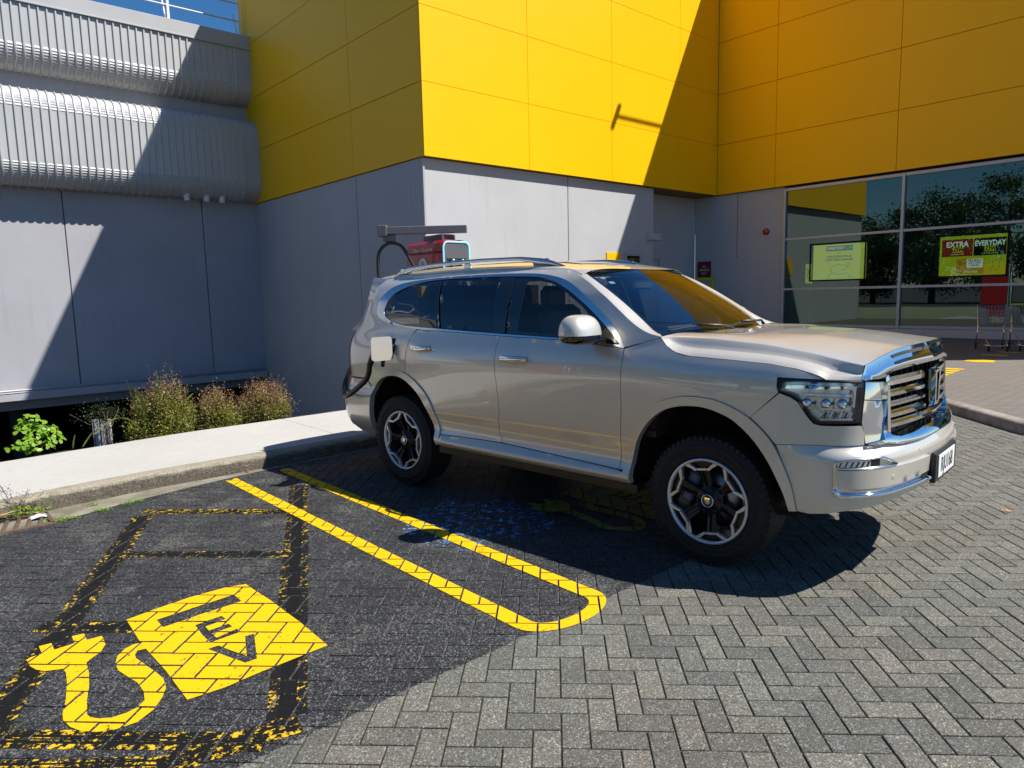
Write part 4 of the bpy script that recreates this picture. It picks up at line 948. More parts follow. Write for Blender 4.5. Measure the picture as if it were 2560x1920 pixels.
# ---- grille (one piece across the nose) ----
def mir(P): return P+[(2*TC-a,b) for a,b in P[::-1]]
topg=[(1.06,1.150),(1.10,1.168),(1.30,1.178),(1.50,1.183),(TC,1.185)]
grl=empty('grille',(0,0,0),0,CAR)
ing=[(1.06,1.150)]+[(1.055,1.018),(1.050,.90),(1.056,.855),(1.075,.838),(1.142,.826),(1.261,.828),(1.45,.840),(TC,.846)]
shell('grille_mesh',mir(topg)[::-1][:0]+mir(topg)+mir(ing[::-1])[::-1][0:0]+[(2*TC-a,b) for a,b in ing[1:]]+[p for p in ing[::-1][:-1]],'void',grl,1,off=-.055,step=.05)
outg=[(.874,.812),(.94,.800),(1.0,.806),(1.087,.792),(1.182,.783),(1.285,.784),(1.5,.796),(TC,.802)]
sur=[(1.0,.826),(1.022,.900),(1.050,.937),(1.050,.90),(1.056,.855),(1.075,.838),(1.142,.826),(1.261,.828),(1.45,.840),(TC,.846)]
P=[(.874,.812)]+sur+[(2*TC-a,b) for a,b in sur[::-1][1:]]+[(2*TC-a,b) for a,b in outg]+outg[::-1][1:-1]
shell('grille_surround',P,'chrome',grl,1,off=.004,depth=.05,step=(.03,.010),offf=lambda a,b:.016*np.sqrt(np.clip(1-((b-.815)/.036)**2,0,1)))
def gbar(t0,t1,z0,z1,h,name='grille_bar',o0=-.018,mat='chrome',nose=.012):
    """horizontal bar with wedge section following the nose"""
    n=20;V=[];F=[]
    for k in range(n+1):
        t=t0+(t1-t0)*k/n; z=z0+(z1-z0)*k/n
        for (dz,of) in ((h/2,-.05),(h/2,o0-.004),(h*.15,o0+nose),(-h*.35,o0+nose*.7),(-h/2,o0-.012),(-h/2,-.05)):
            V.append(tuple(SF(np.array([t]),np.array([z+dz]),of)[0]))
    for k in range(n):
        for j in range(5): F.append((k*6+j,(k+1)*6+j,(k+1)*6+j+1,k*6+j+1))
    F+=[tuple(range(6)),tuple(n*6+j for j in range(6))[::-1]]
    return V,F
for s_ in (1,-1):
    for (t0,t1,z,h) in ((1.070,TC-.13,1.112,.048),(1.064,TC-.13,1.050,.040),(1.064,TC-.12,.993,.030),(1.062,TC-.12,.938,.042)):
        V,F=gbar(t0,t1,z,z+.0,h)
        if s_<0: V,F=flip(V,F)
        mesh('grille_bar',V,F,'chrome',grl,False)
V,F=gbar(1.066,2*TC-1.066,.884,.884,.040); mesh('grille_bar',V,F,'chrome',grl,False)
for k in range(15):   # fine uprights behind the bars
    bb=B(); t=1.10+k*(2*TC-2.2)/14; p=SF(np.array([t]),np.array([1.0]),-.045)[0]; bb.box((p[0],p[1],1.0),(.02,.012,.33)); bb.build('grille_upright','void',grl)
bb=B()  # emblem: tapered vertical badge
bb.prism([(-.078,1.140),(.078,1.140),(.082,1.06),(.056,.920),(-.056,.920),(-.082,1.06)],.86,.922,lambda u,v,h:(h+(1.135-v)*.02,u,v)); bb.build('emblem_base','gloss',grl)
for (P,x0,x1) in (([( -.055,1.13),(.055,1.13),(.058,1.115),(-.058,1.115)],.91,.950),([(-.058,1.12),(-.028,1.12),(-.022,.94),(-.044,.94)],.91,.953),([(.028,1.12),(.058,1.12),(.044,.94),(.022,.94)],.91,.953),([(-.022,1.07),(.022,1.07),(.015,.935),(-.015,.935)],.91,.943),([(-.05,.95),(.05,.95),(.04,.93),(-.04,.93)],.91,.949)):
    bb=B(); bb.prism(P,x0,x1,lambda u,v,h:(h,u,v)); bb.build('emblem','chrome',grl)
# ---- bonnet ----
def hoodpt(xn,w):
    """xn 0..1 rear to front, w -1..1"""
    s=abs(w); 
    xr=np.interp(s,[0,.6,.9,1],[-.29,-.33,-.37,-.336]); xf=np.interp(s,[0,.38,.62,.80,.90,1],[.882,.866,.828,.794,.788,.787])
    x=xr+(xf-xr)*xn
    zc=np.interp(x,[-.43,-.05,.27,.53,.70,.80],[1.336,1.330,1.303,1.264,1.230,1.214]); yc=np.interp(x,[-.4,0,.3,.55,.7,.8],[.80,.765,.75,.755,.775,.800])
    zcen=np.interp(x,[-.33,.1,.4,.6,.75,.893],[1.343,1.352,1.342,1.322,1.303,1.283]); zin=zc+np.interp(x,[-.4,.5,.7,.85],[.014,.022,.030,.040])
    t=x  # on the side plan parameter ~ x
    tt=float(np.interp(x,PC[150:400,0],_ss[150:400])) if x>.2 else x
    zs=float(np.interp(x,[-.336,-.289,-.225,-.13,.109,.355,.498,.578,.618,.641,.9],[1.329,1.286,1.252,1.234,1.224,1.212,1.193,1.173,1.158,1.144,1.143]))
    e=SF(np.array([tt]),np.array([zs]),0.)[0]; ye=-e[1]
    sh=np.clip((x+.336)/.25,0,1); 
    K=[0,.38,.62,.80,.845,.90,.955,1.]
    Y=[0,.36,.63,yc-.022,yc,yc+(ye-yc)*.26,yc+(ye-yc)*.80,ye]
    z1=zc-.012-.030*sh; z2=zs+.024*sh+.002
    Z=[zcen,zcen-.003*(1-xn)-.004,zin,zc+.004,zc-.001, zc+(zs-zc)*.62, zs+.019*sh+.001, zs]
    return x,K,Y,Z
def hermite(K,Yv,s):
    K=np.array(K);Yv=np.array(Yv);d=np.diff(Yv)/np.diff(K);m_=np.zeros(len(K))
    for i in range(1,len(K)-1): m_[i]=0 if d[i-1]*d[i]<=0 else 2*d[i-1]*d[i]/(d[i-1]+d[i])
    m_[0]=0;m_[-1]=d[-1]
    i=int(np.clip(np.searchsorted(K,s)-1,0,len(K)-2));h=K[i+1]-K[i];u=(s-K[i])/h
    return (2*u**3-3*u**2+1)*Yv[i]+(u**3-2*u**2+u)*h*m_[i]+(-2*u**3+3*u**2)*Yv[i+1]+(u**3-u**2)*h*m_[i+1]
ws=[-1+2*k/96 for k in range(97)]; ws=sorted(set(ws+[-.955,-.9,-.845,-.8,.8,.845,.9,.955])); V=[];F=[];nw=len(ws);NX=46
for i in range(NX+1):
    for w in ws:
        x,K,Y,Z=hoodpt(i/NX,w); s=abs(w); y=hermite(K,Y,s); z=hermite(K,Z,s)
        if i==0 or i==NX: pass
        V.append((x,math.copysign(y,w) if s>0 else 0,z))
for i in range(NX):
    for k in range(nw-1): F.append((i*nw+k,(i+1)*nw+k,(i+1)*nw+k+1,i*nw+k+1))
nF=len(F); base=len(V)
for i in range(NX+1):  # side flanges
    for kk in (0,nw-1):
        v=V[i*nw+kk]; V.append(v); V.append((v[0],v[1]*.985,v[2]-.012))
for i in range(NX):
    for kk in (0,1): a=base+(i*2+kk)*2; c=base+((i+1)*2+kk)*2; F.append((a,a+1,c+1,c))
hood=mesh('bonnet',V,F,'paint',CAR,[True]*nF+[False]*(len(F)-nF))
# chrome cap on the bonnet nose
V=[];F=[];n=44
top=[];bot=[]
for k in range(n+1):
    w=-1+2*k/n; s=abs(w); 
    # top edge follows bonnet front edge ; param s 0..1 -> hood s 0..0.845
    hs=.80*min(s/.9,1)+max(0,s-.9)/.1*.185; x,K,Y,Z=hoodpt(1.,hs); y=hermite(K,Y,hs); z=hermite(K,Z,hs)
    if s>.93: pass
    top.append((x+.002,math.copysign(y,w),z-.001))
    bx=np.interp(s,[0,.45,.72,.80,.90,1],[.946,.912,.872,.858,.838,.803]); by=np.interp(s,[0,.45,.72,.80,.90,1],[0,.36,.58,.66,.735,.822]); bz=np.interp(s,[0,.45,.72,.80,.84,1],[1.188,1.184,1.172,1.150,1.143,1.143])
    bot.append((bx,math.copysign(by,w),bz))
midf=[]
for a,c in zip(top,bot): midf.append((a[0]*.45+c[0]*.55-.006,a[1]*.45+c[1]*.55,a[2]*.45+c[2]*.55-.011))
for a,m2,c in zip(top,midf,bot):
    V+= [a,m2,c,(c[0]-.05,c[1]*.97,c[2]-.002)]
for k in range(n):
    for j in range(3): F.append((4*k+j,4*k+4+j,4*k+5+j,4*k+1+j))
cap=mesh('bonnet_chrome',V,F,'chrome',hood,[j==0 or j==1 for k in range(n) for j in range(3)])
# slot in the cap
V=[];F=[]
for k in range(25):
    w=-1+2*k/24; i=(w*.62+1)/2*n; i0=int(i); f_=i-i0
    L=lambda A_:np.array(A_[i0])*(1-f_)+np.array(A_[min(i0+1,n)])*f_
    a=L(top)*.70+L(midf)*.30+np.array([.006,0,.003]); c=L(midf)*.75+L(bot)*.25+np.array([.006,0,.003]); mm_=(a+c)/2+np.array([-.012,0,-.006])
    V+=[tuple(a),tuple(mm_),tuple(c)]
for k in range(24):
    for j in (0,1): F.append((3*k+j,3*k+3+j,3*k+4+j,3*k+1+j))
mesh('bonnet_slot',V,F,'gloss',hood,False)
# ---- front bumper ----
bl=[(.415,.785),(.453,.694),(.492,.604),(.516,.521),(.529,.437),(.586,.432),(.68,.448),(.761,.470),(.88,.489),(1.03,.504),(1.206,.514),(1.45,.520),(TC,.522)]
bt=[(.60,.799),(.868,.802),(.94,.797),(1.0,.802),(1.087,.788),(1.182,.779),(1.285,.780),(1.5,.792),(TC,.798)]
Pm=bl+[(2*TC-a,b) for a,b in bl[::-1][1:]]+[(2*TC-a,b) for a,b in bt]+bt[::-1][1:]
def boff(a,b):
    a2=np.where(a>TC,2*TC-a,a); led=np.clip((b-.745)/.045,0,1)
    k=np.clip((a2-.45)/.25,0,1)
    led=np.clip((b-.735)/.062,0,1)
    return .020*k*(1-led)-.004
bump=shell('front_bumper',Pm,'paint',CAR,1,off=.0,step=(.035,.018),offf=boff)
def bp(t,z,o=0.): return tuple(SF(np.array([t]),np.array([z]),o+float(boff(np.array([t]),np.array([z]))[0]))[0])
def bshell(name,P,mat,side,o,depth=.02,par=None,st=.03): return shell(name,P,mat,par or bump,side,off=o,depth=depth,step=st,offf=boff)
for side in (1,-1):
    fx=lambda p:(p[0],-p[1],p[2]) if side<0 else p
    bshell('lamp_recess',[(.700,.560),(.700,.722),(.79,.741),(.945,.745),(1.050,.702),(1.045,.692),(1.40,.690),(1.40,.548),(.72,.545)],'paint' if False else 'satin',side,.0015,.004)
    bshell('bumper_insert',[(.722,.592),(.722,.686),(1.06,.688),(1.40,.690),(1.42,.60),(1.10,.590)],'paint',side,.014,.014)
    bshell('lamp_recess_dark',[(.712,.698),(.712,.727),(.79,.736),(.90,.739),(.93,.737),(.93,.703)],'black',side,.003,.004)
    bshell('daytime_lamp',[(.716,.701),(.716,.726),(.79,.735),(.872,.738),(.872,.704)],'lamp',side,.006,.006)
    for k in range(6):
        a=.722+.0255*k; bshell('lamp_facet',[(a,.704),(a+.006,.704),(a+.018,.728+.001*k),(a+.012,.728+.001*k)],'lampdark',side,.009,.004)
    bb=B(); pts=[bp(t,z,.008) for t,z in densify([(.706,.560),(.706,.715),(.715,.728),(.79,.742),(.945,.747),(1.053,.701),(1.04,.694),(.95,.694),(.72,.694)],.03,False)]; bb.tube([fx(p) for p in pts],.0065,6); bb.build('trim_edge','satin',bump)
    bb=B(); pts=[bp(t,z,.014) for t,z in densify([(.712,.590),(.712,.566),(.73,.553),(.84,.556),(1.10,.558),(1.40,.560)],.03,False)]; bb.tube([fx(p) for p in pts],.0135,8); bb.build('chrome_strip','chrome',bump)
    for t,z in ((.610,.612),(1.02,.635),(1.30,.742)):
        el=[(t+.013*math.cos(q),z+.011*math.sin(q)) for q in np.linspace(0,2*math.pi,13)[:-1]]
        shell('parking_sensor',el,'paint',bump,side,off=.0158 if .59<z<.688 and t>.72 else .0012,depth=.002,step=.02,offf=boff)
bshell('lower_intake',[(1.36,.545),(1.36,.590),(2*TC-1.36,.590),(2*TC-1.36,.545)],'void',1,.004,.004)
bb=B(); bb.tube([bp(t,.556,.016) for t in np.linspace(1.40,2*TC-1.40,16)],.0125,8); bb.build('chrome_strip','chrome',bump)
V=[bp(t,.50,-.02) for t in np.linspace(.6,2*TC-.6,30)]; V2=[(v[0]-.35,v[1]*.95,.36) for v in V]
mesh('bumper_underside',V+V2,[(i,i+1,i+31,i+30) for i in range(29)],'black',bump,True)
# number plate
pl=empty('number_plate',(.9995,.0,.606),0,CAR)
bb=B(); bb.box((0,0,-.002),(.030,.475,.170),bev=.006); bb.build('plate_holder','black',pl)
bb=B(); bb.box((.017,.0,0),(.004,.372,.128),bev=.001); bb.build('plate_face','white',pl)
text('plate_letters','RJU168',.118,'ink',pl,frame4((.0195,0,-.002),(0,1,0),(0,0,1),(1,0,0)),.0006,sx=.76,bold=.0015)
# ---- windscreen, cowl, roof ----
def wspt(u,v,o=0.):
    a=abs(u); yb,yt=.775,.648; xb=-.30-.125*a**2.4; zb=1.318+.017*a**2; xt=-.975-.105*a**2.2; zt=1.772-.030*a**2.6
    k=v; x=xb+(xt-xb)*k; z=zb+(zt-zb)*k; bl_=math.sin(math.pi*k)*.012
    y=(yb+(yt-yb)*k)*u
    return (x+bl_+o*.5,y,z+bl_+o*.86)
def grid(name,f,nu,nv,mat,parent,u0=-1,u1=1,v0=0,v1=1,sm=True):
    V=[f(u0+(u1-u0)*i/nu,v0+(v1-v0)*j/nv) for j in range(nv+1) for i in range(nu+1)]
    F=[(j*(nu+1)+i,j*(nu+1)+i+1,(j+1)*(nu+1)+i+1,(j+1)*(nu+1)+i) for j in range(nv) for i in range(nu)]
    return mesh(name,V,F,mat,parent,sm)
wsn=grid('windscreen',lambda u,v:wspt(u,v,.0),32,18,'wind',CAR,-.985,.985,0,.992)
# black frit border
bb=B()
def quadstrip(name,A_,C_,mat,par,sm=True):
    V=[];F=[]
    for a,c in zip(A_,C_): V+=[a,c]
    for k in range(len(A_)-1): F.append((2*k,2*k+2,2*k+3,2*k+1))
    return mesh(name,V,F,mat,par,sm)
for s_ in (-1,1):
    quadstrip('screen_edge',[wspt(s_*.985,v/20,-.003) for v in range(21)],[wspt(s_*.945,v/20,-.003) for v in range(21)],'gloss',wsn)
quadstrip('screen_edge',[wspt(-.985+1.97*k/40,.0,-.003) for k in range(41)],[wspt(-.985+1.97*k/40,.085,-.003) for k in range(41)],'gloss',wsn)
quadstrip('screen_edge',[wspt(-.985+1.97*k/40,.945,-.003) for k in range(41)],[wspt(-.985+1.97*k/40,.992,-.003) for k in range(41)],'gloss',wsn)
# stickers
for (u,v,w,h) in ((-.86,.90,.05,.036),(-.83,.81,.062,.04),(.88,.12,.09,.04),(.86,.21,.09,.04)):
    V=[wspt(u+a,v+b_,-.004) for a,b_ in ((-w/2,-h/2),(w/2,-h/2),(w/2,h/2),(-w/2,h/2))]; mesh('sticker',V,[(0,1,2,3)],simple('sticker_paper',(.45,.55,.50),.6) if 'stk' not in MT else MT['stk'],wsn)
# screen pillars (paint) from side pressing to glass edge
for side in (1,-1):
    A_=[];C_=[]
    n=26; tp=APIL[::-1]; 
    for k in range(n+1):
        i=k/n*(len(tp)-1); i0=int(i); f_=i-i0; a=tp[i0];c=tp[min(i0+1,len(tp)-1)]; t,z=a[0]*(1-f_)+c[0]*f_,a[1]*(1-f_)+c[1]*f_
        p=SF(np.array([t]),np.array([z]),-.001)[0]; A_.append((p[0],p[1],p[2]))
        C_.append(wspt(-.985,min(1,k/n*.995),.002))
    mid=[((a[0]+c[0])/2+.008,(a[1]+c[1])/2-.006,(a[2]+c[2])/2+.010) for a,c in zip(A_,C_)]
    V=[];F=[]
    for a,m2,c in zip(A_,mid,C_): V+=[a,m2,c]
    if side<0: V=[(v[0],-v[1],v[2]) for v in V]
    for k in range(n):
        for j in (0,1): F.append((3*k+j,3*k+3+j,3*k+4+j,3*k+1+j))
    mesh('windscreen_pillar',V,F,'paint',CAR,True)
# cowl
V=[];F=[]
for k in range(41):
    w=-1+2*k/40; s=abs(w); x,K,Y,Z=hoodpt(0.,s*.93); y=hermite(K,Y,s*.93); z=hermite(K,Z,s*.93)
    q=wspt(w*.99,.0,-.004); V+=[(x+.03,math.copysign(y,w),z-.02),(q[0]+.012,q[1],q[2]-.012),q]
for k in range(40):
    for j in (0,1): F.append((3*k+j,3*k+3+j,3*k+4+j,3*k+1+j))
mesh('cowl_panel',V,F,'black',CAR,True)
# wipers
for (u0,v0,u1,v1) in ((-.10,.035,.70,.06),(-.88,.03,-.12,.075)):
    w_=empty('wiper',(0,0,0),0,CAR)
    bb=B(); bb.tube([wspt(u0+(u1-u0)*k/10,v0+(v1-v0)*k/10+.03*math.sin(k/10*3.14),.018) for k in range(11)],[.006]*11,6); bb.build('wiper_blade','rubber',w_)
    bb=B(); um=(u0+u1)/2; bb.tube([wspt(u1+.14,-.02,.02),wspt(u1+.05,.02,.045),wspt(um,(v0+v1)/2+.035,.030)],[.012,.009,.006],6); bb.build('wiper_arm','black',w_)
# roof
def ze_(x): return float(np.interp(x,[-3.6,-3.44,-3.1,-2.4,-1.6,-1.25,-1.15,-1.075],[1.76,1.778,1.79,1.796,1.790,1.778,1.757,1.738]))
def ye_(x): 
    p=SF(np.array([max(x,-3.52)]),np.array([ze_(x)]),-.001)[0]; return -p[1] if x<-1.075 else .65
def rfpt(u,v):
    s=abs(u); xf=-.975-.105*s**2.2; xr=-3.56+.02*s; x=xf+(xr-xf)*v
    zc=float(np.interp(x,[-3.6,-3.3,-2.9,-2.4,-1.9,-1.5,-1.2,-1.05,-.97],[1.822,1.850,1.868,1.876,1.872,1.852,1.818,1.792,1.772])); e=ze_(x); ye=ye_(x)
    y=ye*math.sin(s*math.pi/2)**.8 if False else ye*(1-(1-s)**1.35); r=y/ye
    z=e+(zc-e)*(1-r**4.5)**(.62)
    return (x,math.copysign(y,u),z)
grid('roof',rfpt,64,60,'paint',CAR)
# sunroof glass slightly proud of the roof skin and shadow gap
roofglass=grid('sunroof',lambda u,v:(lambda p:(p[0],p[1],p[2]+.004))(rfpt(u*.60,.10+v*.52)),24,24,'privacy',CAR)
# roof rails
for side in (1,-1):
    rr=empty('roof_rail',(0,0,0),0,CAR); n=40; V=[];F=[]
    xs_=np.linspace(-3.30,-1.29,n+1)
    for k,x in enumerate(xs_):
        y=.560*side*-1; zr=float(np.interp(x,[-3.30,-3.22,-3.1,-2.7,-2.2,-1.75,-1.55,-1.42,-1.29],[1.812,1.852,1.880,1.896,1.905,1.898,1.878,1.848,1.800]))
        th=float(np.interp(x,[-3.30,-3.15,-2.9,-1.8,-1.55,-1.29],[.010,.028,.016,.016,.026,.008])); wd=.021
        for j in range(10):
            t=2*math.pi*j/10; V.append((x,y+wd*math.cos(t),zr-th+th*math.copysign(abs(math.sin(t))**.75,math.sin(t))))
    for k in range(n):
        for j in range(10): F.append((k*10+j,k*10+(j+1)%10,(k+1)*10+(j+1)%10,(k+1)*10+j))
    mesh('rail_bar',V,F,'satin',rr,True)
    for x,w in ((-3.15,.16),(-2.35,.08),(-1.55,.16)):
        bb=B(); bb.box((x,-side*.560,1.846),(w,.030,.050),bev=.012); bb.build('rail_foot','satin',rr)
# rear: hatch, spoiler, lamps, bumper
TR=-4.69270
rb_=[(-3.285,.810),(-3.312,.73),(-3.338,.60),(-3.347,.47),(-3.345,.375),(-3.60,.37),(-3.70,.42),(-3.9,.43),(-4.3,.44),(TR,.44),(TR,.868),(-4.3,.868),(-3.78,.868),(-3.357,.885)]
for side in (1,-1):
    shell('rear_bumper',rb_,'paint',CAR,side,off=.006,offf=lambda a,b:.02*np.clip((-3.6-a)/.2,0,1)*np.clip((.86-b)/.05,0,1))
    shell('tailgate',[(TR,.872),(-4.02,.872),(-3.99,.90),(-3.99,1.30),(-3.96,1.335),(TR,1.335)],'paint',CAR,side,off=-.003)
    shell('tail_lamp',[(-3.769,.89),(-3.769,1.25),(-3.80,1.29),(-3.985,1.29),(-3.985,.89)],'red',CAR,side,off=.006)
V=[];F=[]
for k in range(13):
    u=-1+2*k/12; p=rfpt(u*.96,1.); V+=[p,(p[0]-.13,p[1]*.93,p[2]-.03),(p[0]-.11,p[1]*.93,p[2]-.055),(-3.70,p[1]*1.12,1.40),(-3.84,p[1]*1.14,1.335)]
for k in range(12):
    for j in range(4): F.append((5*k+j,5*k+5+j,5*k+6+j,5*k+1+j))
mesh('rear_spoiler',V,F,['paint','privacy'],CAR,False,[0 if j<2 else 1 for k in range(12) for j in range(4)])
# corner filler between side pressing and rear screen
for side in (1,-1):
    A_=[SF(np.array([t]),np.array([z]),-.002)[0] for t,z in ((-3.44,1.778),(-3.50,1.70),(-3.515,1.54),(-3.53,1.40),(-3.60,1.345),(-3.765,1.31))]
    A_=[(a[0],a[1]*side,a[2]) for a in A_]; C_=[(-3.57,-.62*side,1.80),(-3.60,-.64*side,1.70),(-3.64,-.67*side,1.54),(-3.70,-.70*side,1.40),(-3.78,-.72*side,1.34),(-3.86,-.70*side,1.31)]
    quadstrip('rear_pillar',A_,C_,'paint',CAR)
# mirrors
for side in (1,-1):
    mr=empty('door_mirror',(0,0,0),0,CAR)
    def mpt(u,v,top=True):
        return None
    V=[];F=[];nu,nv=20,14; c=(-.800,-1.065*side,1.348)
    for j in range(nv+1):
        ph=(j/nv)*math.pi/2
        for i in range(nu):
            th=2*math.pi*i/nu; ex=lambda q,p:math.copysign(abs(q)**p,q)
            rx,ry=.108,.150
            V.append((c[0]+rx*ex(math.cos(th),.75)*math.cos(ph)**.75+.028*math.cos(th)*0-.01*math.sin(ph),c[1]+ry*ex(math.sin(th),.75)*math.cos(ph)**.62,c[2]+.128*math.sin(ph)**.9))
    for j in range(nv):
        for i in range(nu): F.append((j*nu+i,j*nu+(i+1)%nu,(j+1)*nu+(i+1)%nu,(j+1)*nu+i))
    mesh('mirror_cap','' or V,F,'paint',mr,True)
    bb=B(); prof=[(.0,-.060),(.6,-.058),(.88,-.042),(.985,-.018),(.985,.0)]; V=[];F=[]
    for r_,h_ in prof:
        for i in range(nu):
            th=2*math.pi*i/nu; ex=lambda q,p:math.copysign(abs(q)**p,q); V.append((c[0]+.106*r_*ex(math.cos(th),.75),c[1]+.148*r_*ex(math.sin(th),.75),c[2]+h_))
    for j in range(4):
        for i in range(nu): F.append((j*nu+i,j*nu+(i+1)%nu,(j+1)*nu+(i+1)%nu,(j+1)*nu+i))
    mesh('mirror_base',V,F,'gloss',mr,True)
    bb=B(); bb.box((-.760,-side*.925,1.305),(.085,.17,.036),bev=.012); bb.build('mirror_arm','gloss',mr)
    shell('mirror_foot',[(-.60,1.275),(-.80,1.288),(-.82,1.33),(-.74,1.385),(-.69,1.36),(-.63,1.305)],'gloss',mr,side,off=.002,depth=.01)
# fuel / charge flap (right side) and socket
fp=empty('charge_flap',(0,0,0),0,CAR)
h0=SF(np.array([-2.905]),np.array([1.27]),.012)[0]; h1=SF(np.array([-2.905]),np.array([1.10]),.012)[0]
bb=B(); U=Vector((-.10,-1,0)).normalized(); n_=16
pol=[]
for cx_,cz_,a0 in ((.17,.17,0),(.03,.17,90),(.03,.03,180),(.17,.03,270)):
    for k in range(5): t=RAD(a0+k*22.5); pol.append((cx_+.03*math.cos(t),cz_+.03*math.sin(t)))
o3=Vector((h1[0]+.01,h1[1]-.022,1.085)); Nn=Vector((1,-.10,0)).normalized()
bb.prism(pol,0,.012,lambda u,v,h:tuple(o3+U*u+Vector((0,0,1))*v+Nn*h)); bb.build('flap_panel','paint',fp)
bb=B(); bb.box((h1[0]-.02,h1[1]+.01,1.18),(.05,.05,.06),bev=.01); bb.build('flap_hinge','black',fp)
shell('socket_recess',[(-2.93,1.09),(-3.13,1.09),(-3.13,1.26),(-2.93,1.26)],'void',CAR,1,off=.003,depth=.004)
# ---- wheels ----
def wheel(x,yc,side):
    wr=empty('wheel',(x,yc,.387),0,CAR); s=-side  # outward direction in y
    def P_(b): return b
    # tyre
    bb=B(); R_=.387; pr=[(.254,-.105),(.262,-.122),(.270,-.128),(.272,-.125),(.285,-.131),(.300,-.1335),(.302,-.131),(.306,-.131),(.308,-.134),(.320,-.134),(.336,-.133),(.338,-.130),(.350,-.129),(.372,-.115),(.382,-.100),(.386,-.07),(.387,-.03),(.387,.03),(.386,.07),(.382,.100),(.372,.118),(.350,.130),(.338,.130),(.336,.133),(.320,.134),(.308,.134),(.306,.131),(.302,.131),(.300,.1335),(.285,.131),(.272,.125),(.270,.128),(.262,.122),(.254,.105)]
    bb.lathe([(a,h*1.0) for a,h in pr],72,'y')
    for k in range(60):   # shoulder tread blocks
        t=2*math.pi*k/60
        for sd in (-1,1):
            M3=Matrix.Rotation(-t,3,'Y'); c=M3@Vector((.3735,sd*.104,0)); bb.box(c,(.020,.034,.026),M3)
    bb.build('tyre','rubber',wr)
    rim=wr
    y0=s*.098
    bb=B(); bb.lathe([(.256,s*.118),(.250,s*.122),(.241,s*.104),(.232,s*.085),(.226,s*.02),(.222,-s*.08),(.235,-s*.11)],64,'y'); bb.build('rim_barrel','rimblack',rim)
    bb=B(); bb.lathe([(.2555,s*.118),(.2545,s*.128),(.239,s*.126),(.2365,s*.104)],72,'y'); 
    def pp(poly,h0,h1):
        bb.prism(poly,h0,h1,lambda u,v,h:(u,h,v))
    def pol_(r,a): return (r*math.cos(a),r*math.sin(a))
    a0=RAD(39 if x>-1 else 57)
    for k in range(6):
        a=a0+k*math.pi/3; d=RAD
        for sg in (-1,1):
            leg=[pol_(.2405,a+sg*d(26.5)),pol_(.2405,a+sg*d(20)),pol_(.197,a+sg*d(10.5)),pol_(.188,a+sg*d(9.6)),pol_(.187,a+sg*d(14)),pol_(.206,a+sg*d(18.5))]
            if sg<0: leg=leg[::-1]
            pp(leg,s*.100,s*.1245)
        pp([pol_(.186,a-d(9.3)),pol_(.186,a+d(9.3)),pol_(.198,a+d(9.6)),pol_(.1965,a),pol_(.198,a-d(9.6))],s*.100,s*.1235)
    bb.build('rim_face','rimcut',rim)
    for k in range(6):
        a=a0+k*math.pi/3; bb=B(); n=8; V=[];F=[]
        for i in range(n+1):
            r=.045+.150*i/n; w=np.interp(i/n,[0,.3,1],[.034,.024,.036]); yo=s*np.interp(i/n,[0,.35,1],[.088,.078,.100]); ca,sa=math.cos(a),math.sin(a)
            for (q,h) in ((-w,-.03),(-w,0),(-w*.45,.004),(-w*.3,-.010),(w*.3,-.010),(w*.45,.004),(w,0),(w,-.03)):
                V.append((r*ca-q*sa,yo+s*h,r*sa+q*ca))
        for i in range(n):
            for j in range(7): F.append((i*8+j,i*8+j+1,(i+1)*8+j+1,(i+1)*8+j))
        bb.add(V,F,False); bb.build('spoke','rimblack',rim)
        pk=[pol_(.2405,a-RAD(17)),pol_(.2405,a+RAD(17)),pol_(.199,a+RAD(8.6)),pol_(.199,a-RAD(8.6))]
        bb=B(); bb.prism(pk,s*.070,s*.092,lambda u,v,h:(u,h,v)); bb.build('rim_pocket','rimblack',rim)
        b2=a+math.pi/6; bb=B(); c=(.068*math.cos(b2),s*.088,.068*math.sin(b2)); bb.lathe([(0,s*.018),(.009,s*.016),(.011,s*.010),(.011,-s*.01)],10,'y',c); bb.build('wheel_nut','rimblack',rim)
    bb=B(); bb.lathe([(.040,s*.105),(.046,s*.092),(.075,s*.088),(.088,s*.080),(.09,s*.04)],32,'y'); bb.build('hub','rimblack',rim)
    cp=wr; bb=B(); bb.lathe([(0,s*.108),(.034,s*.108),(.036,s*.106)],28,'y'); bb.build('cap_disc','gloss',cp)
    bb=B(); bb.lathe([(.034,s*.106),(.035,s*.110),(.038,s*.110),(.039,s*.103)],28,'y'); bb.build('cap_ring','chrome',cp)
    bb=B(); bb.prism([(-.015,.019),(.015,.019),(.017,.0),(.012,-.019),(-.012,-.019),(-.017,0)],s*.107,s*.111,lambda u,v,h:(u,h,v)); bb.prism([(-.003,.010),(.003,.010),(.003,-.012),(-.003,-.012)],s*.111,s*.1125,lambda u,v,h:(u,h,v)); bb.build('cap_badge','chrome',cp)
    bb=B(); bb.lathe([(.06,s*.02),(.172,s*.02),(.172,-s*.01),(.06,-s*.01)],40,'y'); bb.build('brake_disc','disc',wr)
    ca=RAD(160 if x>-1 else 20); bb=B(); M3=Matrix.Rotation(-ca,3,'Y'); bb.box(M3@Vector((.150,s*.012,0)),(.075,.085,.20),M3,bev=.014); bb.build('brake_caliper','caliper',wr)
for x in (0.,-2.85):
    for side in (1,-1): wheel(x,-side*.800,side)
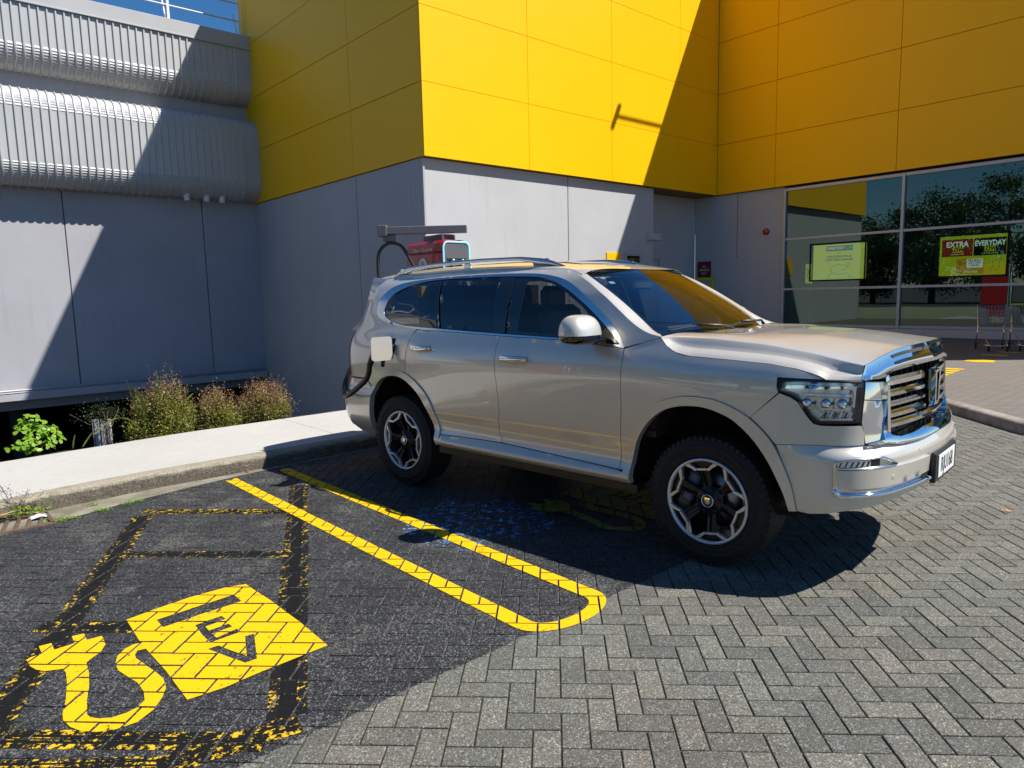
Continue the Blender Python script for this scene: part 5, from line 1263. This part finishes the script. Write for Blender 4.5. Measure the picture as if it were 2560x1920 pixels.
# wheel housings, floor and cabin
for x,fl_ in ((0.,FLI),(-2.85,RLI)):
    for side in (1,-1):
        V=[];F=[]
        for (t,z) in fl_:
            p=SF(np.array([t]),np.array([z]),-.02)[0]; V+=[(p[0],p[1]*side,p[2]),((p[0]-x)*1.04+x,-side*.86,p[2]+.04),((p[0]-x)*1.06+x,-side*.50,p[2]+.06)]
        n=len(fl_)
        for k in range(n-1):
            for j in (0,1): F.append((3*k+j,3*k+3+j,3*k+4+j,3*k+1+j))
        F.append(tuple(3*k+2 for k in range(n)))
        mesh('wheel_housing',V,F,'void',CAR)
bb=B(); bb.box((-1.55,0,.50),(4.3,1.16,.20)); bb.box((-1.42,0,.43),(1.72,1.6,.12)); bb.box((.60,0,.60),(.5,1.0,.3)); bb.box((-3.45,0,.55),(.75,1.3,.3)); bb.build('underbody','void',CAR)
cb=empty('cabin',(0,0,0),0,CAR)
bb=B(); bb.box((-1.45,0,.72),(2.1,1.64,.04)); bb.box((-.44,0,1.0),(.06,1.6,.56)); bb.box((-2.75,0,1.15),(.05,1.5,1.1)); bb.build('cabin_floor','seat',cb)
bb=B(); bb.box((-.62,0,1.22),(.40,1.54,.12),bev=.04); bb.box((-.72,.0,1.0),(.3,.34,.4),bev=.03); bb.box((-.71,0,1.31),(.03,.36,.10),bev=.01); bb.build('dashboard','seat',cb)
bb=B(); V=[(-.62+.0,-.30,1.287),(-.40,-.30,1.30),(-.40,-.05,1.30),(-.60,-.05,1.287)]; bb.add(V,[(0,1,2,3)]); bb.build('paper_on_dashboard','white',cb)
for y in (.37,-.37):
    st=B(); st.box((-1.22,y,.88),(.52,.50,.22),bev=.06); st.box((-1.50,y,1.22),(.16,.50,.62),Matrix.Rotation(RAD(-14),3,'Y'),bev=.06); st.box((-1.60,y,1.58),(.10,.26,.18),bev=.04); st.build('seat','seat',cb)
    st=B(); st.box((-2.25,y,.9),(.5,.55,.2),bev=.06); st.box((-2.52,y,1.22),(.15,.55,.62),Matrix.Rotation(RAD(-14),3,'Y'),bev=.06); st.box((-2.60,y,1.58),(.10,.26,.16),bev=.04); st.build('seat','seat',cb)
bb=B(); c=Vector((-.92,-.37,1.22)); M3=Matrix.Rotation(RAD(66),3,'Y'); bb.tube([c+M3@Vector((.18*math.cos(t),.18*math.sin(t),0)) for t in np.linspace(0,2*math.pi,25)[:-1]],.014,8,closed=True); bb.tube([c+M3@Vector((-.17,0,0)),c+M3@Vector((.17,0,0))],.012,6); bb.tube([c+M3@Vector((0,-.17,0)),c+M3@Vector((0,.17,0))],.012,6); bb.build('steering_wheel','black',cb)
bb=B(); bb.box((-1.03,0,1.66),(.03,.24,.07),bev=.015); bb.build('inner_mirror','gloss',cb)
bb=B(); bb.box((-2.2,0,1.762),(2.3,1.20,.012)); bb.build('headliner','seatl',cb)
for side in (1,-1):
    bb=B(); bb.box((-1.15,-side*.78,1.02),(1.05,.05,.50),bev=.02); bb.box((-2.2,-side*.78,1.02),(.9,.05,.5),bev=.02); bb.build('door_lining','seat',cb)
# ================= chargers, cable =================
MT['chred']=simple('charger_red',(.40,.022,.035),.32,0,.05,coat=.4); MT['cyan']=(lambda e:(e.set(base=(.2,.6,.75),emit=(.25,.70,.85),emits=.5),e.m)[1])(M('cyan_light_strip'))
MT['chgrey']=simple('charger_grey',(.10,.10,.105),.5,0,.08); MT['armgrey']=simple('arm_grey',(.15,.14,.16),.45,.2,.08)
def charger(x,y,lab,arm=True,rz=0):
    r=empty('ev_charger',(x,y,.125),rz,label=lab,category='charger',group='red rapid chargers')
    wx,wy,h=.50,1.02,2.33
    bb=B(); bb.box((wx/2,wy/2,h/2-.08),(wx-.02,wy,h-.20),bev=.02); bb.box((wx/2,wy/2,.03),(wx+.04,wy+.04,.06)); bb.build('charger_body','chred',r)
    bb=B(); bb.box((wx/2,wy/2+.0,h-.105),(wx-.04,wy-.01,.21),bev=.045); bb.build('charger_hood','chred',r)
    # front face with rounded cyan outline
    pts=[]
    for cx_,cz_,a0 in ((wx-.09,h-.12,0),(.09,h-.12,90)):
        for k in range(7): t=RAD(a0+15*k); pts.append((cx_+.085*math.cos(t),-.014,cz_+.085*math.sin(t)))
    pts=[(wx-.005,-.014,.1)]+pts+[(.005,-.014,.1)]
    bb=B(); bb.tube(pts,.012,6); bb.build('light_strip','cyan',r)
    bb=B(); bb.prism([(wx-.01,.08)]+[(p[0]-.006*(1 if p[0]>wx/2 else -1),p[2]-.008) for p in pts[1:-1]]+[(.01,.08)],-.01,.02,lambda u,v,h_:(u,h_,v)); bb.build('front_panel','chgrey',r)
    bb=B(); bb.box((wx/2,-.012,h-.62),(wx-.13,.01,.70),bev=.004); bb.build('connector_bay','gloss',r)
    bb=B(); bb.box((wx/2,-.016,1.2),(wx-.16,.01,.3)); bb.build('display','gloss',r)
    for k,(cx_,c) in enumerate(((wx*.30,'cable'),(wx*.66,'white_rail'))):
        bb=B(); bb.lathe([(.0,-.05),(.030,-.05),(.030,.03),(.022,.05),(0,.05)],12,'z',(cx_,-.05,h-.34)); bb.build('connector','satin',r)
        bb=B(); sg=1 if k else 0; bb.tube([(cx_,-.05,h-.38),(cx_+.02*sg,-.055,h-.50),(cx_+.10*sg,-.07,h-.75),(cx_+.12*sg,-.10,h-1.2),(cx_+.05*sg,-.08,h-1.7)],.019,8); bb.build('connector_cable',c,r)
    # smiling plug logo on the red side
    fs=lambda yy,zz:frame4((-.001,yy,zz),(0,-1,0),(0,0,1),(-1,0,0))
    el=[(.115*math.cos(t),.115*math.sin(t)) for t in np.linspace(0,6.2832,33)[:-1]]
    bb=B(); bb.prism(el,-.004,.004,lambda u,v,h_:(h_,wy*.52-u,1.96+v)); bb.build('logo_disc','white',r)
    bb=B(); bb.box((-.006,wy*.52,1.99),(.004,.016,.09)); bb.box((-.006,wy*.52,1.987),(.004,.055,.016)); bb.tube([(-.006,wy*.52-.060*math.cos(t),1.935-.05*math.sin(t)) for t in np.linspace(.35,2.79,10)],.009,5); bb.build('logo_face','chred',r)
    text('charger_lettering','Plug in. Charge on.',.075,'white',r,frame4((-.002,wy*.50,h-.13),(0,-1,0),(0,0,1),(-1,0,0)),.001,sx=.9)
    if arm:
        bb=B(); bb.box((wx/2,.42,h+.045),(.26,.5,.10),bev=.01); bb.build('arm_base','chgrey',r)
        d=Vector((-.745,.667,0)); a=Vector((wx*.62,.10,h+.165)); M3=Matrix(((d.x,-d.y,0),(d.y,d.x,0),(0,0,1)))
        bb=B(); bb.box(a+d*.46,(1.30,.12,.115),M3,bev=.008); bb.build('cable_arm','armgrey',r)
        bb=B(); bb.box(a+d*1.10,(.14,.15,.17),M3,bev=.01); bb.build('arm_end_cap','chgrey',r)
        e=a+d*1.00
        bb=B(); bb.box(e+Vector((0,0,-.11)),(.20,.05,.12),M3,bev=.02); bb.build('cable_saddle','armgrey',r)
        q=lambda s_,z:tuple(e+d*s_+Vector((0,0,z)))
        bb=B(); bb.tube(smooth_curve([q(.16,-2.3),q(.20,-1.6),q(.185,-1.0),q(.20,-.55),q(.17,-.32),q(.05,-.20),q(-.08,-.19),q(-.20,-.26),q(-.34,-.52),q(-.46,-.85),q(-.52,-1.2)],6),.026,8); bb.build('charging_cable','cable',r)
    return r
charger(6.30,8.62,'red rapid charger with a swing arm standing behind the silver SUV')
c2=charger(-5.2,8.62,'red rapid charger at the far left, outside the picture and seen only as a reflection')
# plug and hose between the car socket and the charger
lw=CAR.location; cz,sz=math.cos(-1.48214),math.sin(-1.48214)
def c2w(p): return (lw[0]+cz*p[0]-sz*p[1],lw[1]+sz*p[0]+cz*p[1],p[2])
hose=empty('charging_hose',c2w((-3.08,-.98,1.14)),label='thick black charging hose plugged in under the open flap and looping behind the rear bumper',category='cable')
hb=Vector(hose.location)
def hp(p): return tuple(Vector(c2w(p))-hb)
bb=B(); P=[(-3.0,-.92,1.18),(-3.0,-1.0,1.16),(-3.0,-1.08,1.12),(-3.02,-1.10,1.05)]; bb.tube([hp(p) for p in P],[.040,.036,.030,.027],10); bb.tube([hp((-2.96,-1.0,1.12)),hp((-2.94,-1.03,1.03))],[.020,.016],8); bb.build('plug','black',hose)
P=smooth_curve([(-3.02,-1.10,1.06),(-3.10,-1.08,.93),(-3.26,-1.08,.825),(-3.42,-1.06,.755),(-3.60,-.99,.725),(-3.74,-.90,.77),(-3.84,-.80,.85),(-4.00,-.62,.92),(-4.10,-.40,.80),(-4.2,-.1,.5),(-4.6,.3,.16),(-5.3,.9,.155),(-6.1,1.6,.16),(-6.5,1.95,.3)],6)
bb=B(); bb.tube([hp(p) for p in P],.024,10); bb.build('hose','cable',hose)
# ================= planting =================
def leafmat(name,c0,c1,tr=.35):
    m=M(name); n=m.noise(18,3); m.n.remove(m.b); out=m.n['Material Output']
    oi=m.node('ShaderNodeAttribute',attribute_name='tone')
    col=m.mix(m.math('ADD',m.math('MULTIPLY',m.ramp(n,.3,.7),.4),m.math('MULTIPLY',oi.outputs['Fac'],.6)),c0,c1)
    d=m.node('ShaderNodeBsdfDiffuse'); t=m.node('ShaderNodeBsdfTranslucent'); g_2=m.node('ShaderNodeBsdfGlossy'); g_2.inputs['Roughness'].default_value=.35
    m.l.new(col,d.inputs[0]); m.l.new(col,t.inputs[0]); a=m.node('ShaderNodeMixShader'); a.inputs[0].default_value=tr; m.l.new(d.outputs[0],a.inputs[1]); m.l.new(t.outputs[0],a.inputs[2])
    b_=m.node('ShaderNodeMixShader'); b_.inputs[0].default_value=.02; m.l.new(a.outputs[0],b_.inputs[1]); m.l.new(g_2.outputs[0],b_.inputs[2]); m.l.new(b_.outputs[0],out.inputs[0]); return m.m
MT['shrubleaf']=leafmat('small_shrub_leaf',(.10,.125,.016),(.34,.33,.055)); MT['shrubtip']=leafmat('russet_twig_tip',(.30,.16,.07),(.52,.34,.18))
MT['twig']=simple('wiry_twig',(.10,.06,.035),.8); MT['bright']=leafmat('bright_leaf',(.13,.30,.02),(.34,.52,.05),.45); MT['darkleaf']=leafmat('dark_leaf',(.02,.035,.015),(.05,.07,.03)); MT['blade']=leafmat('flax_blade',(.12,.17,.04),(.30,.34,.10)); MT['dry']=simple('dry_leaf',(.42,.30,.17),.8,0,.2,30)
MT['crown']=leafmat('tree_leaf',(.025,.05,.012),(.07,.11,.03),.25); MT['bark']=simple('tree_bark',(.07,.05,.035),.9,0,.2,8)
def quads(name,C,N,Sz,asp,mats,mi,parent,seed=0,tone=None,**pr):
    """leaf quads; C centres (n,3), N normals"""
    r=np.random.RandomState(seed); n=len(C); N=N/np.linalg.norm(N,axis=1,keepdims=True); a=np.cross(N,r.normal(size=(n,3))); a/=np.linalg.norm(a,axis=1,keepdims=True); b_=np.cross(N,a)
    s=Sz[:,None]; V=np.stack([C-a*s*.5*asp*.0-b_*s*.5,C+a*s*.5*asp,C+b_*s*.5,C-a*s*.5*asp],1).reshape(-1,3); F=np.arange(4*n).reshape(-1,4)
    o=mesh(name,V.tolist(),F.tolist(),mats,parent,False,mi,**pr)
    at=o.data.attributes.new('tone','FLOAT','FACE'); at.data.foreach_set('value',(tone if tone is not None else r.rand(n)).astype(np.float32)); return o
def shrub(x,y,z,rx,ry,rz_,n,seed,lab,rus=.35):
    r=np.random.RandomState(seed); root_=empty('wiry_shrub',(x,y,z),label=lab,category='shrub',group='wiry green and russet shrubs along the footpath')
    # stems: many thin arching twigs from the base
    bb=B(); tips=[]
    for k in range(150):
        th=r.rand()*2*math.pi; ph=math.acos(1-r.rand()*.95); d=np.array([math.sin(ph)*math.cos(th)*rx,math.sin(ph)*math.sin(th)*ry,abs(math.cos(ph))*rz_])
        L=.9+.38*r.rand()**2*1.0; p=[np.zeros(3)]
        for q in (.4,.75,1.): p.append(d*q*L+r.normal(size=3)*.03*q)
        if L>.95: tips.append((p[2],p[3]))
        bb.tube([tuple(v) for v in p],[.004,.003,.0022,.0012],3,caps=False)
        for _ in range(3):
            a_=p[2]*(.7+.3*r.rand())+p[3]*.0; e_=a_+r.normal(size=3)*.07+d*.18; bb.tube([tuple(a_),tuple((a_+e_)/2+r.normal(size=3)*.015),tuple(e_)],.0014,3,caps=False); tips.append((a_,e_))
    bb.build('twigs','twig',root_)
    C=[];
    cl=r.normal(size=(60,3)); cl/=np.linalg.norm(cl,axis=1,keepdims=True); cl[:,2]=abs(cl[:,2]); cl*= (.45+.5*r.rand(60,1))
    idx=r.randint(0,60,n); C=cl[idx]+r.normal(size=(n,3))*.13; C*=np.array([rx,ry,rz_]); C[:,2]=abs(C[:,2])
    T=np.array([a+(e-a)*r.rand() for a,e in tips for _ in range(7)])+r.normal(size=(len(tips)*7,3))*.012
    A_=np.vstack([C,T]); hgt=A_[:,2]/rz_; rad=np.sqrt(((A_/np.array([rx,ry,rz_]))**2).sum(1))
    mi=((hgt*.75+rad*.45+r.normal(size=len(A_))*.16)>(1.10-rus*.55)).astype(int)
    sz=np.where(mi==1,.013,.019)*(.7+.6*r.rand(len(A_)))
    quads('leaves',A_,r.normal(size=A_.shape)+np.array([.4,-.5,1.0]),sz,.8,['shrubleaf','shrubtip'],mi.tolist(),root_,seed,tone=np.clip(.1+.75*r.rand(len(A_))*rad,0,1))
shrub(2.28,8.78,.00,.37,.34,.76,11000,1,'largest wiry shrub, green below with russet tips, left of the three by the path',.30)
shrub(2.90,8.78,.02,.27,.28,.52,6000,2,'middle wiry shrub of the three by the path, olive green and lowest',.42)
shrub(3.52,8.80,.03,.37,.32,.56,8000,3,'wiry shrub nearest the car, the most russet of the three',.72)
def bladeplant(x,y,z,bl,mat,lab,nm='flax_plant'):
    r_=empty(nm,(x,y,z),label=lab,category='plant')
    for P,w in bl:
        P=smooth_curve(P,4); V=[];F=[]; n=len(P)
        for k,p in enumerate(P):
            ww=w*math.sin(math.pi*min(1,(k+1.2)/(n+1)))**.6; V+=[(p[0]-ww*.75,p[1]+ww*.5,p[2]),(p[0],p[1],p[2]-ww*.35),(p[0]+ww*.75,p[1]-ww*.5,p[2])]
        for k in range(n-1): F+=[(3*k,3*k+1,3*k+4,3*k+3),(3*k+1,3*k+2,3*k+5,3*k+4)]
        mesh('leaf_blade',V,F,mat,r_,True)
bladeplant(2.1,8.70,.05,[([(0,0,.05),(-.12,-.05,.42),(-.20,-.08,.72)],.012),([(0,0,.1),(-.06,-.1,.45),(-.12,-.12,.62)],.022),([(.1,0,.1),(.12,-.1,.55),(.10,-.12,.80)],.013),([(-.05,-.1,.08),(-.25,-.25,.30),(-.42,-.32,.33),(-.62,-.36,.20)],.017),([(.3,0,.2),(.38,-.12,.40),(.47,-.15,.50)],.018)],'blade','long arching green flax leaves rising through the largest shrub')
bladeplant(1.32,8.55,.10,[([(0,0,0),(.01,0,.06),(.03,.0,.14)],.010),([(.09,0,0),(.13,0,.06),(.19,0,.14)],.011),([(-.2,0,0),(-.24,0,.06),(-.27,0,.10)],.010)],'blade','small pointed flax shoots at the path edge, right of the bright green plant','flax_shoots')
# bright round-leaved plant
gp=empty('bright_green_plant',(1.0,8.60,.08),label='bright lime green plant with round glossy leaves at the left of the garden strip',category='plant')
r=np.random.RandomState(5)
def roundleaf(bb,c,n_,s,ang):
    n_=Vector(n_).normalized(); a=n_.orthogonal().normalized(); b_=n_.cross(a); ca,sa=math.cos(ang),math.sin(ang); a,b_=a*ca+b_*sa,b_*ca-a*sa
    pts=[(0,0,0),(.35,-.32,.04),(.75,-.40,.06),(1.1,-.18,.0),(1.15,0,-.03),(1.1,.18,.0),(.75,.40,.06),(.35,.32,.04)]
    V=[Vector(c)+(a*p[0]+b_*p[1]+n_*p[2])*s for p in pts]+[Vector(c)+(a*.6)*s]
    bb.add([tuple(v) for v in V],[(8,i,(i+1)%8) for i in range(8)],True)
stems=B(); k_=0
for cx_,cy_2,hz_,rr in ((-.02,0,.38,.10),(.10,.02,.27,.12),(-.09,.0,.29,.08),(.17,-.02,.14,.11),(-.17,0,.08,.11),(.02,-.04,.19,.13),(-.05,.05,.33,.09),(.14,.03,.22,.10),(.05,-.05,.08,.13),(-.08,-.05,.14,.11)):
    stems.tube([(0,0,-.05),(cx_*.6,cy_2,hz_*.5),(cx_,cy_2,hz_)],[.006,.005,.003],5)
    for q in range(34):
        d=r.normal(size=3); d[2]=abs(d[2])*.5; d/=np.linalg.norm(d); c=(cx_+d[0]*rr*.75,cy_2+d[1]*rr*.7,hz_+d[2]*rr*.6-.02)
        bb=B(); roundleaf(bb,c,(d[0]*.7+.2,d[1]*.7-.35,.85),.044*(.7+.6*r.rand()),r.rand()*6.28); o=bb.build('leaf','bright',gp); at=o.data.attributes.new('tone','FLOAT','FACE'); at.data.foreach_set('value',[float(r.rand())]*len(o.data.polygons))
stems.build('stem','twig',gp)
# dim twiggy plant + pale utility panel
r=np.random.RandomState(9); dp=empty('dark_twiggy_plant',(1.72,8.95,-.05),label='dim grey brown plant in the shade above the pale panel',category='plant')
C=r.normal(size=(700,3))*np.array([.11,.10,.07])+np.array([-.0,0,.42]); quads('leaves',C,r.normal(size=C.shape),.022*np.ones(700),.8,['darkleaf'],[0]*700,dp,4); bb=B()
for k in range(9): bb.tube([(0,0,-.1),(r.normal()*.03,0,.2),(r.normal()*.12,r.normal()*.06,.45)],.004,4)
bb.build('stem','twig',dp)
up_=empty('pale_panel',(1.74,9.25,.10),label='pale blue-white panel behind dark bars, standing among the plants',category='panel')
bb=B(); bb.box((0,0,0),(.20,.03,.34),Matrix.Rotation(RAD(-38),3,'Z')); bb.build('panel','white_rail',up_)
for dx in (-.08,-.01,.06): bb=B(); bb.box((dx*.8-.02,-.05-dx*.6,.0),(.012,.012,.36)); bb.build('bar','black',up_)
# weed by the drain, moss tufts, litter
wd=empty('tall_weed',(.62,6.42,.02),label='spindly dry weed growing out of the kerb beside the drain grate',category='weed')
r=np.random.RandomState(12); bb=B()
for k in range(9):
    a=r.normal()*.10; h_=.12+.18*r.rand(); p0=Vector((r.normal()*.02,0,0)); p2=Vector((a,r.normal()*.03,h_)); p1=(p0+p2)/2+Vector((r.normal()*.02,0,.02)); bb.tube([p0,p1,p2],[.0022,.0016,.001],4)
    for q in range(5): s_=p1.lerp(p2,r.rand()); bb.tube([s_,s_+Vector((r.normal()*.025,r.normal()*.02,.03))],.0009,3); bb.lathe([(0,-.004),(.004,0),(0,.005)],5,'z',tuple(s_+Vector((r.normal()*.02,0,.03))))
bb.build('stalks','twig',wd)
C=r.normal(size=(160,3))*np.array([.08,.03,.02])+np.array([.02,-.02,.025]); C[:,2]=abs(C[:,2]); quads('leaves',C,r.normal(size=C.shape)+np.array([0,-.4,.8]),.026*np.ones(160),.5,['bright'],[0]*160,wd,3)
def tuft(x,y,z,n,sp,lab,mat='bright'):
    r_=np.random.RandomState(int(x*100)); C=np.clip(r_.normal(size=(n,3)),-1.6,1.6)*np.array([sp,sp*.5,.008])+np.array([x,y,z+.008]); C[:,2]=np.maximum(C[:,2],z+.002)
    return quads('moss_tuft',C,r_.normal(size=C.shape)*.8+np.array([0,-.3,1.]),.012*(.6+.8*r_.rand(n)),.6,[mat],[0]*n,None,3,label=lab,category='weed',group='small green tufts along the gutter')
for k,(x,y,n,sp,lab) in enumerate(((.78,6.12,160,.05,'green tuft beside the litter at the right end of the drain grate'),(1.33,6.22,170,.05,'green tuft at the gutter edge, below the pale scrape in the kerb'),(1.08,6.36,70,.022,'tiny tuft at the foot of the kerb, left of the scrape'),(1.10,6.15,120,.04,'mossy tuft on the gutter edge, nearer the drain'),(.87,6.08,90,.04,'mossy strip where gutter meets dark paving next to the drain'))): tuft(x,y,0.,n,sp,lab)
# drain grate
dg_=empty('drain_grate',(.30,6.20,0),label='rusty drain grate at the far left of the gutter covered by dry leaves',category='drain')
MT['rust']=simple('rusty_iron',(.13,.085,.06),.8,.3,.25,20,.4,80)
bb=B(); bb.box((0,0,-.03),(.96,.34,.012)); bb.build('drain_pit','void',dg_)
bb=B(); 
for c,d in (((0,.16,.004),(.94,.03,.022)),((0,-.16,.004),(.94,.03,.022)),((.46,0,.004),(.03,.34,.022)),((-.46,0,.004),(.03,.34,.022))): bb.box(c,d,bev=.003)
bb.build('grate_frame','rust',dg_)
for k in range(12): bb=B(); bb.box((-.42+.075*k,0,.004),(.022,.30,.020),Matrix.Rotation(RAD(-12),3,'Z'),bev=.003); bb.build('grate_bar','rust',dg_)
bladeplant(.35,6.26,.03,[([(-.5,.0,.01),(0,.05,.04),(.32,.06,.02)],.016),([(-.4,-.06,.02),(.0,.0,.05),(.30,-.02,.02)],.012),([(.1,.08,.03),(.25,.05,.05),(.40,-.05,.0)],.014),([(-.45,.08,.03),(-.1,.10,.05),(.2,.12,.03)],.018)],'dry','dry brown flax leaves lying across the drain grate','dry_leaves')
r=np.random.RandomState(3)
bb=B(); V=[];n=7
for i in range(n):
    for j in range(n): V.append((i*.02-.06+r.normal()*.004,j*.014-.04+r.normal()*.004,.012+.02*r.rand()*math.sin(math.pi*i/(n-1))))
bb.add([(v[0]+.70,v[1]+6.27,v[2]) for v in V],[(i*n+j,(i+1)*n+j,(i+1)*n+j+1,i*n+j+1) for i in range(n-1) for j in range(n-1)]); bb.build('plastic_litter',simple('clear_plastic',(.62,.64,.64),.25),label='crumpled clear plastic litter by the drain grate',category='litter')
bb=B(); 
for k in range(5): bb.add([(2.40+r.normal()*.012,6.52+r.normal()*.01,.003+.03*r.rand()) for _ in range(4)],[(0,1,2,3)])
bb.build('fallen_leaf',simple('russet_leaf',(.32,.10,.06),.7),label='small russet leaf standing against the kerb foot near the yellow line',category='leaf')
bb=B()
for k in range(7):
    a=k*.9; bb.add([(5.79,1.276,.006),(5.79+.035*math.cos(a),1.276+.035*math.sin(a),.004+.012*r.rand()),(5.79+.03*math.cos(a+.4),1.276+.03*math.sin(a+.4),.010)],[(0,1,2)])
bb.build('fallen_leaf',simple('orange_leaf',(.60,.28,.10),.7),label='curled orange leaf on the grey paving in front of the car',category='leaf')
# ================= shopping trolleys =================
MT['wire']=simple('trolley_wire',(.24,.24,.245),.4,.8,.1)
def trolley(x,y,z,rz,lab,handle):
    r_=empty('shopping_trolley',(x,y,z),rz,label=lab,category='trolley',group='trolleys nested in front of the shop window')
    bb=B(); rt_=.0065
    T0=[(-.42,-.27,.98),(.42,-.21,.90),(.42,.21,.90),(-.42,.27,.98)]; B0=[(-.36,-.22,.56),(.40,-.17,.60),(.40,.17,.60),(-.36,.22,.56)]
    for R4 in (T0,B0): bb.tube(R4,.008,6,closed=True)
    for k in range(4):
        a,c=Vector(T0[k]),Vector(T0[(k+1)%4]); e,f_=Vector(B0[k]),Vector(B0[(k+1)%4]); n=16 if k%2==0 else 8
        for i in range(n+1): bb.tube([a.lerp(c,i/n),e.lerp(f_,i/n)],rt_,4,caps=False)
        for q in (.25,.5,.75): bb.tube([a.lerp(e,q),c.lerp(f_,q)],rt_,4,caps=False)
    for i in range(9): bb.tube([Vector(B0[0]).lerp(Vector(B0[1]),i/8),Vector(B0[3]).lerp(Vector(B0[2]),i/8)],rt_,4,caps=False)
    bb.build('basket','wire',r_)
    bb=B()
    for s in (-1,1):
        bb.tube([(-.46,s*.27,1.0),(-.38,s*.25,.56),(-.30,s*.25,.50),(.36,s*.17,.16),(.42,s*.17,.13)],.012,6); bb.tube([(-.38,s*.25,.56),(-.46,s*.26,.14)],.012,6); bb.tube([(-.46,s*.26,.14),(.40,s*.17,.13)],.010,6)
    bb.tube([(.40,-.17,.13),(.40,.17,.13)],.010,6); bb.build('frame','satin',r_)
    bb=B(); bb.tube([(-.48,-.28,1.0),(-.48,.28,1.0)],.018,8); bb.build('handle',handle,r_)
    for xx,yy in ((-.46,.26),(-.46,-.26),(.40,.17),(.40,-.17)):
        bb=B(); bb.lathe([(0,-.014),(.055,-.014),(.06,-.008),(.06,.008),(.055,.014),(0,.014)],16,'y',(xx,yy,.06)); bb.box((xx,yy,.10),(.03,.04,.07)); bb.build('caster','rubber',r_)
MT['hdl']=simple('lime_handle',(.55,.60,.05),.5)
trolley(18.35,4.50,.12,RAD(205),'front wire trolley with a black handle in the shade of the shop, left of two','black')
trolley(18.75,3.98,.12,RAD(200),'wire trolley with a lime handle nested behind, at the right edge of the picture','hdl')
# ================= trees (seen in the shop window and the chrome) =================
def tree(x,y,h,rc,seed,lab):
    r=np.random.RandomState(seed); rt2=empty('tree',(x,y,-.03),label=lab,category='tree',group='trees across the car park behind the camera')
    bb=B(); bb.tube([(0,0,0),(.1,.05,h*.3),(-.1,.1,h*.6),(0,0,h*.85)],[.28,.2,.12,.04],8)
    for k in range(9):
        a=r.rand()*6.28; z=h*(.25+.4*r.rand()); bb.tube([(0,0,z),(math.cos(a)*rc*.4,math.sin(a)*rc*.4,z+h*.12),(math.cos(a)*rc*.75,math.sin(a)*rc*.75,z+h*.2)],[.09,.06,.02],5)
    bb.build('trunk','bark',rt2)
    cl=r.normal(size=(42,3)); cl/=np.linalg.norm(cl,axis=1,keepdims=True); cl*=np.array([rc,rc,h*.44])*(.4+.6*r.rand(42,1)); cl[:,2]+=h*.52
    n=15000; C=cl[r.randint(0,42,n)]+r.normal(size=(n,3))*np.array([.55,.55,.42]); quads('crown',C,r.normal(size=C.shape)+np.array([0,0,.5]),.22*(.6+.8*r.rand(n)),.6,['crown'],[0]*n,rt2,seed)
for k,(x,y,h_,rc,lab) in enumerate(((-21,10,11.5,3.9,'tallest dark tree of the row across the car park'),(-22,15.5,10.5,3.8,'dense dark tree, second from the tallest towards the annexe'),(-23,21,9.5,3.5,'rounded tree, third from the tallest towards the annexe'),(-26,27,8.2,3.0,'lowest tree, farthest out beyond the end of the annexe'),(-21,4,10.5,3.6,'tree just past the tallest one, away from the annexe'),(-22,-4,8,3.0,'broad tree in the middle of the open part of the row'),(-18,-11,9,3.2,'rounded tree towards the open end of the row'),(-12,-18,7.5,2.8,'small tree at the open end of the row'))): tree(x,y,h_,rc,20+k,lab)
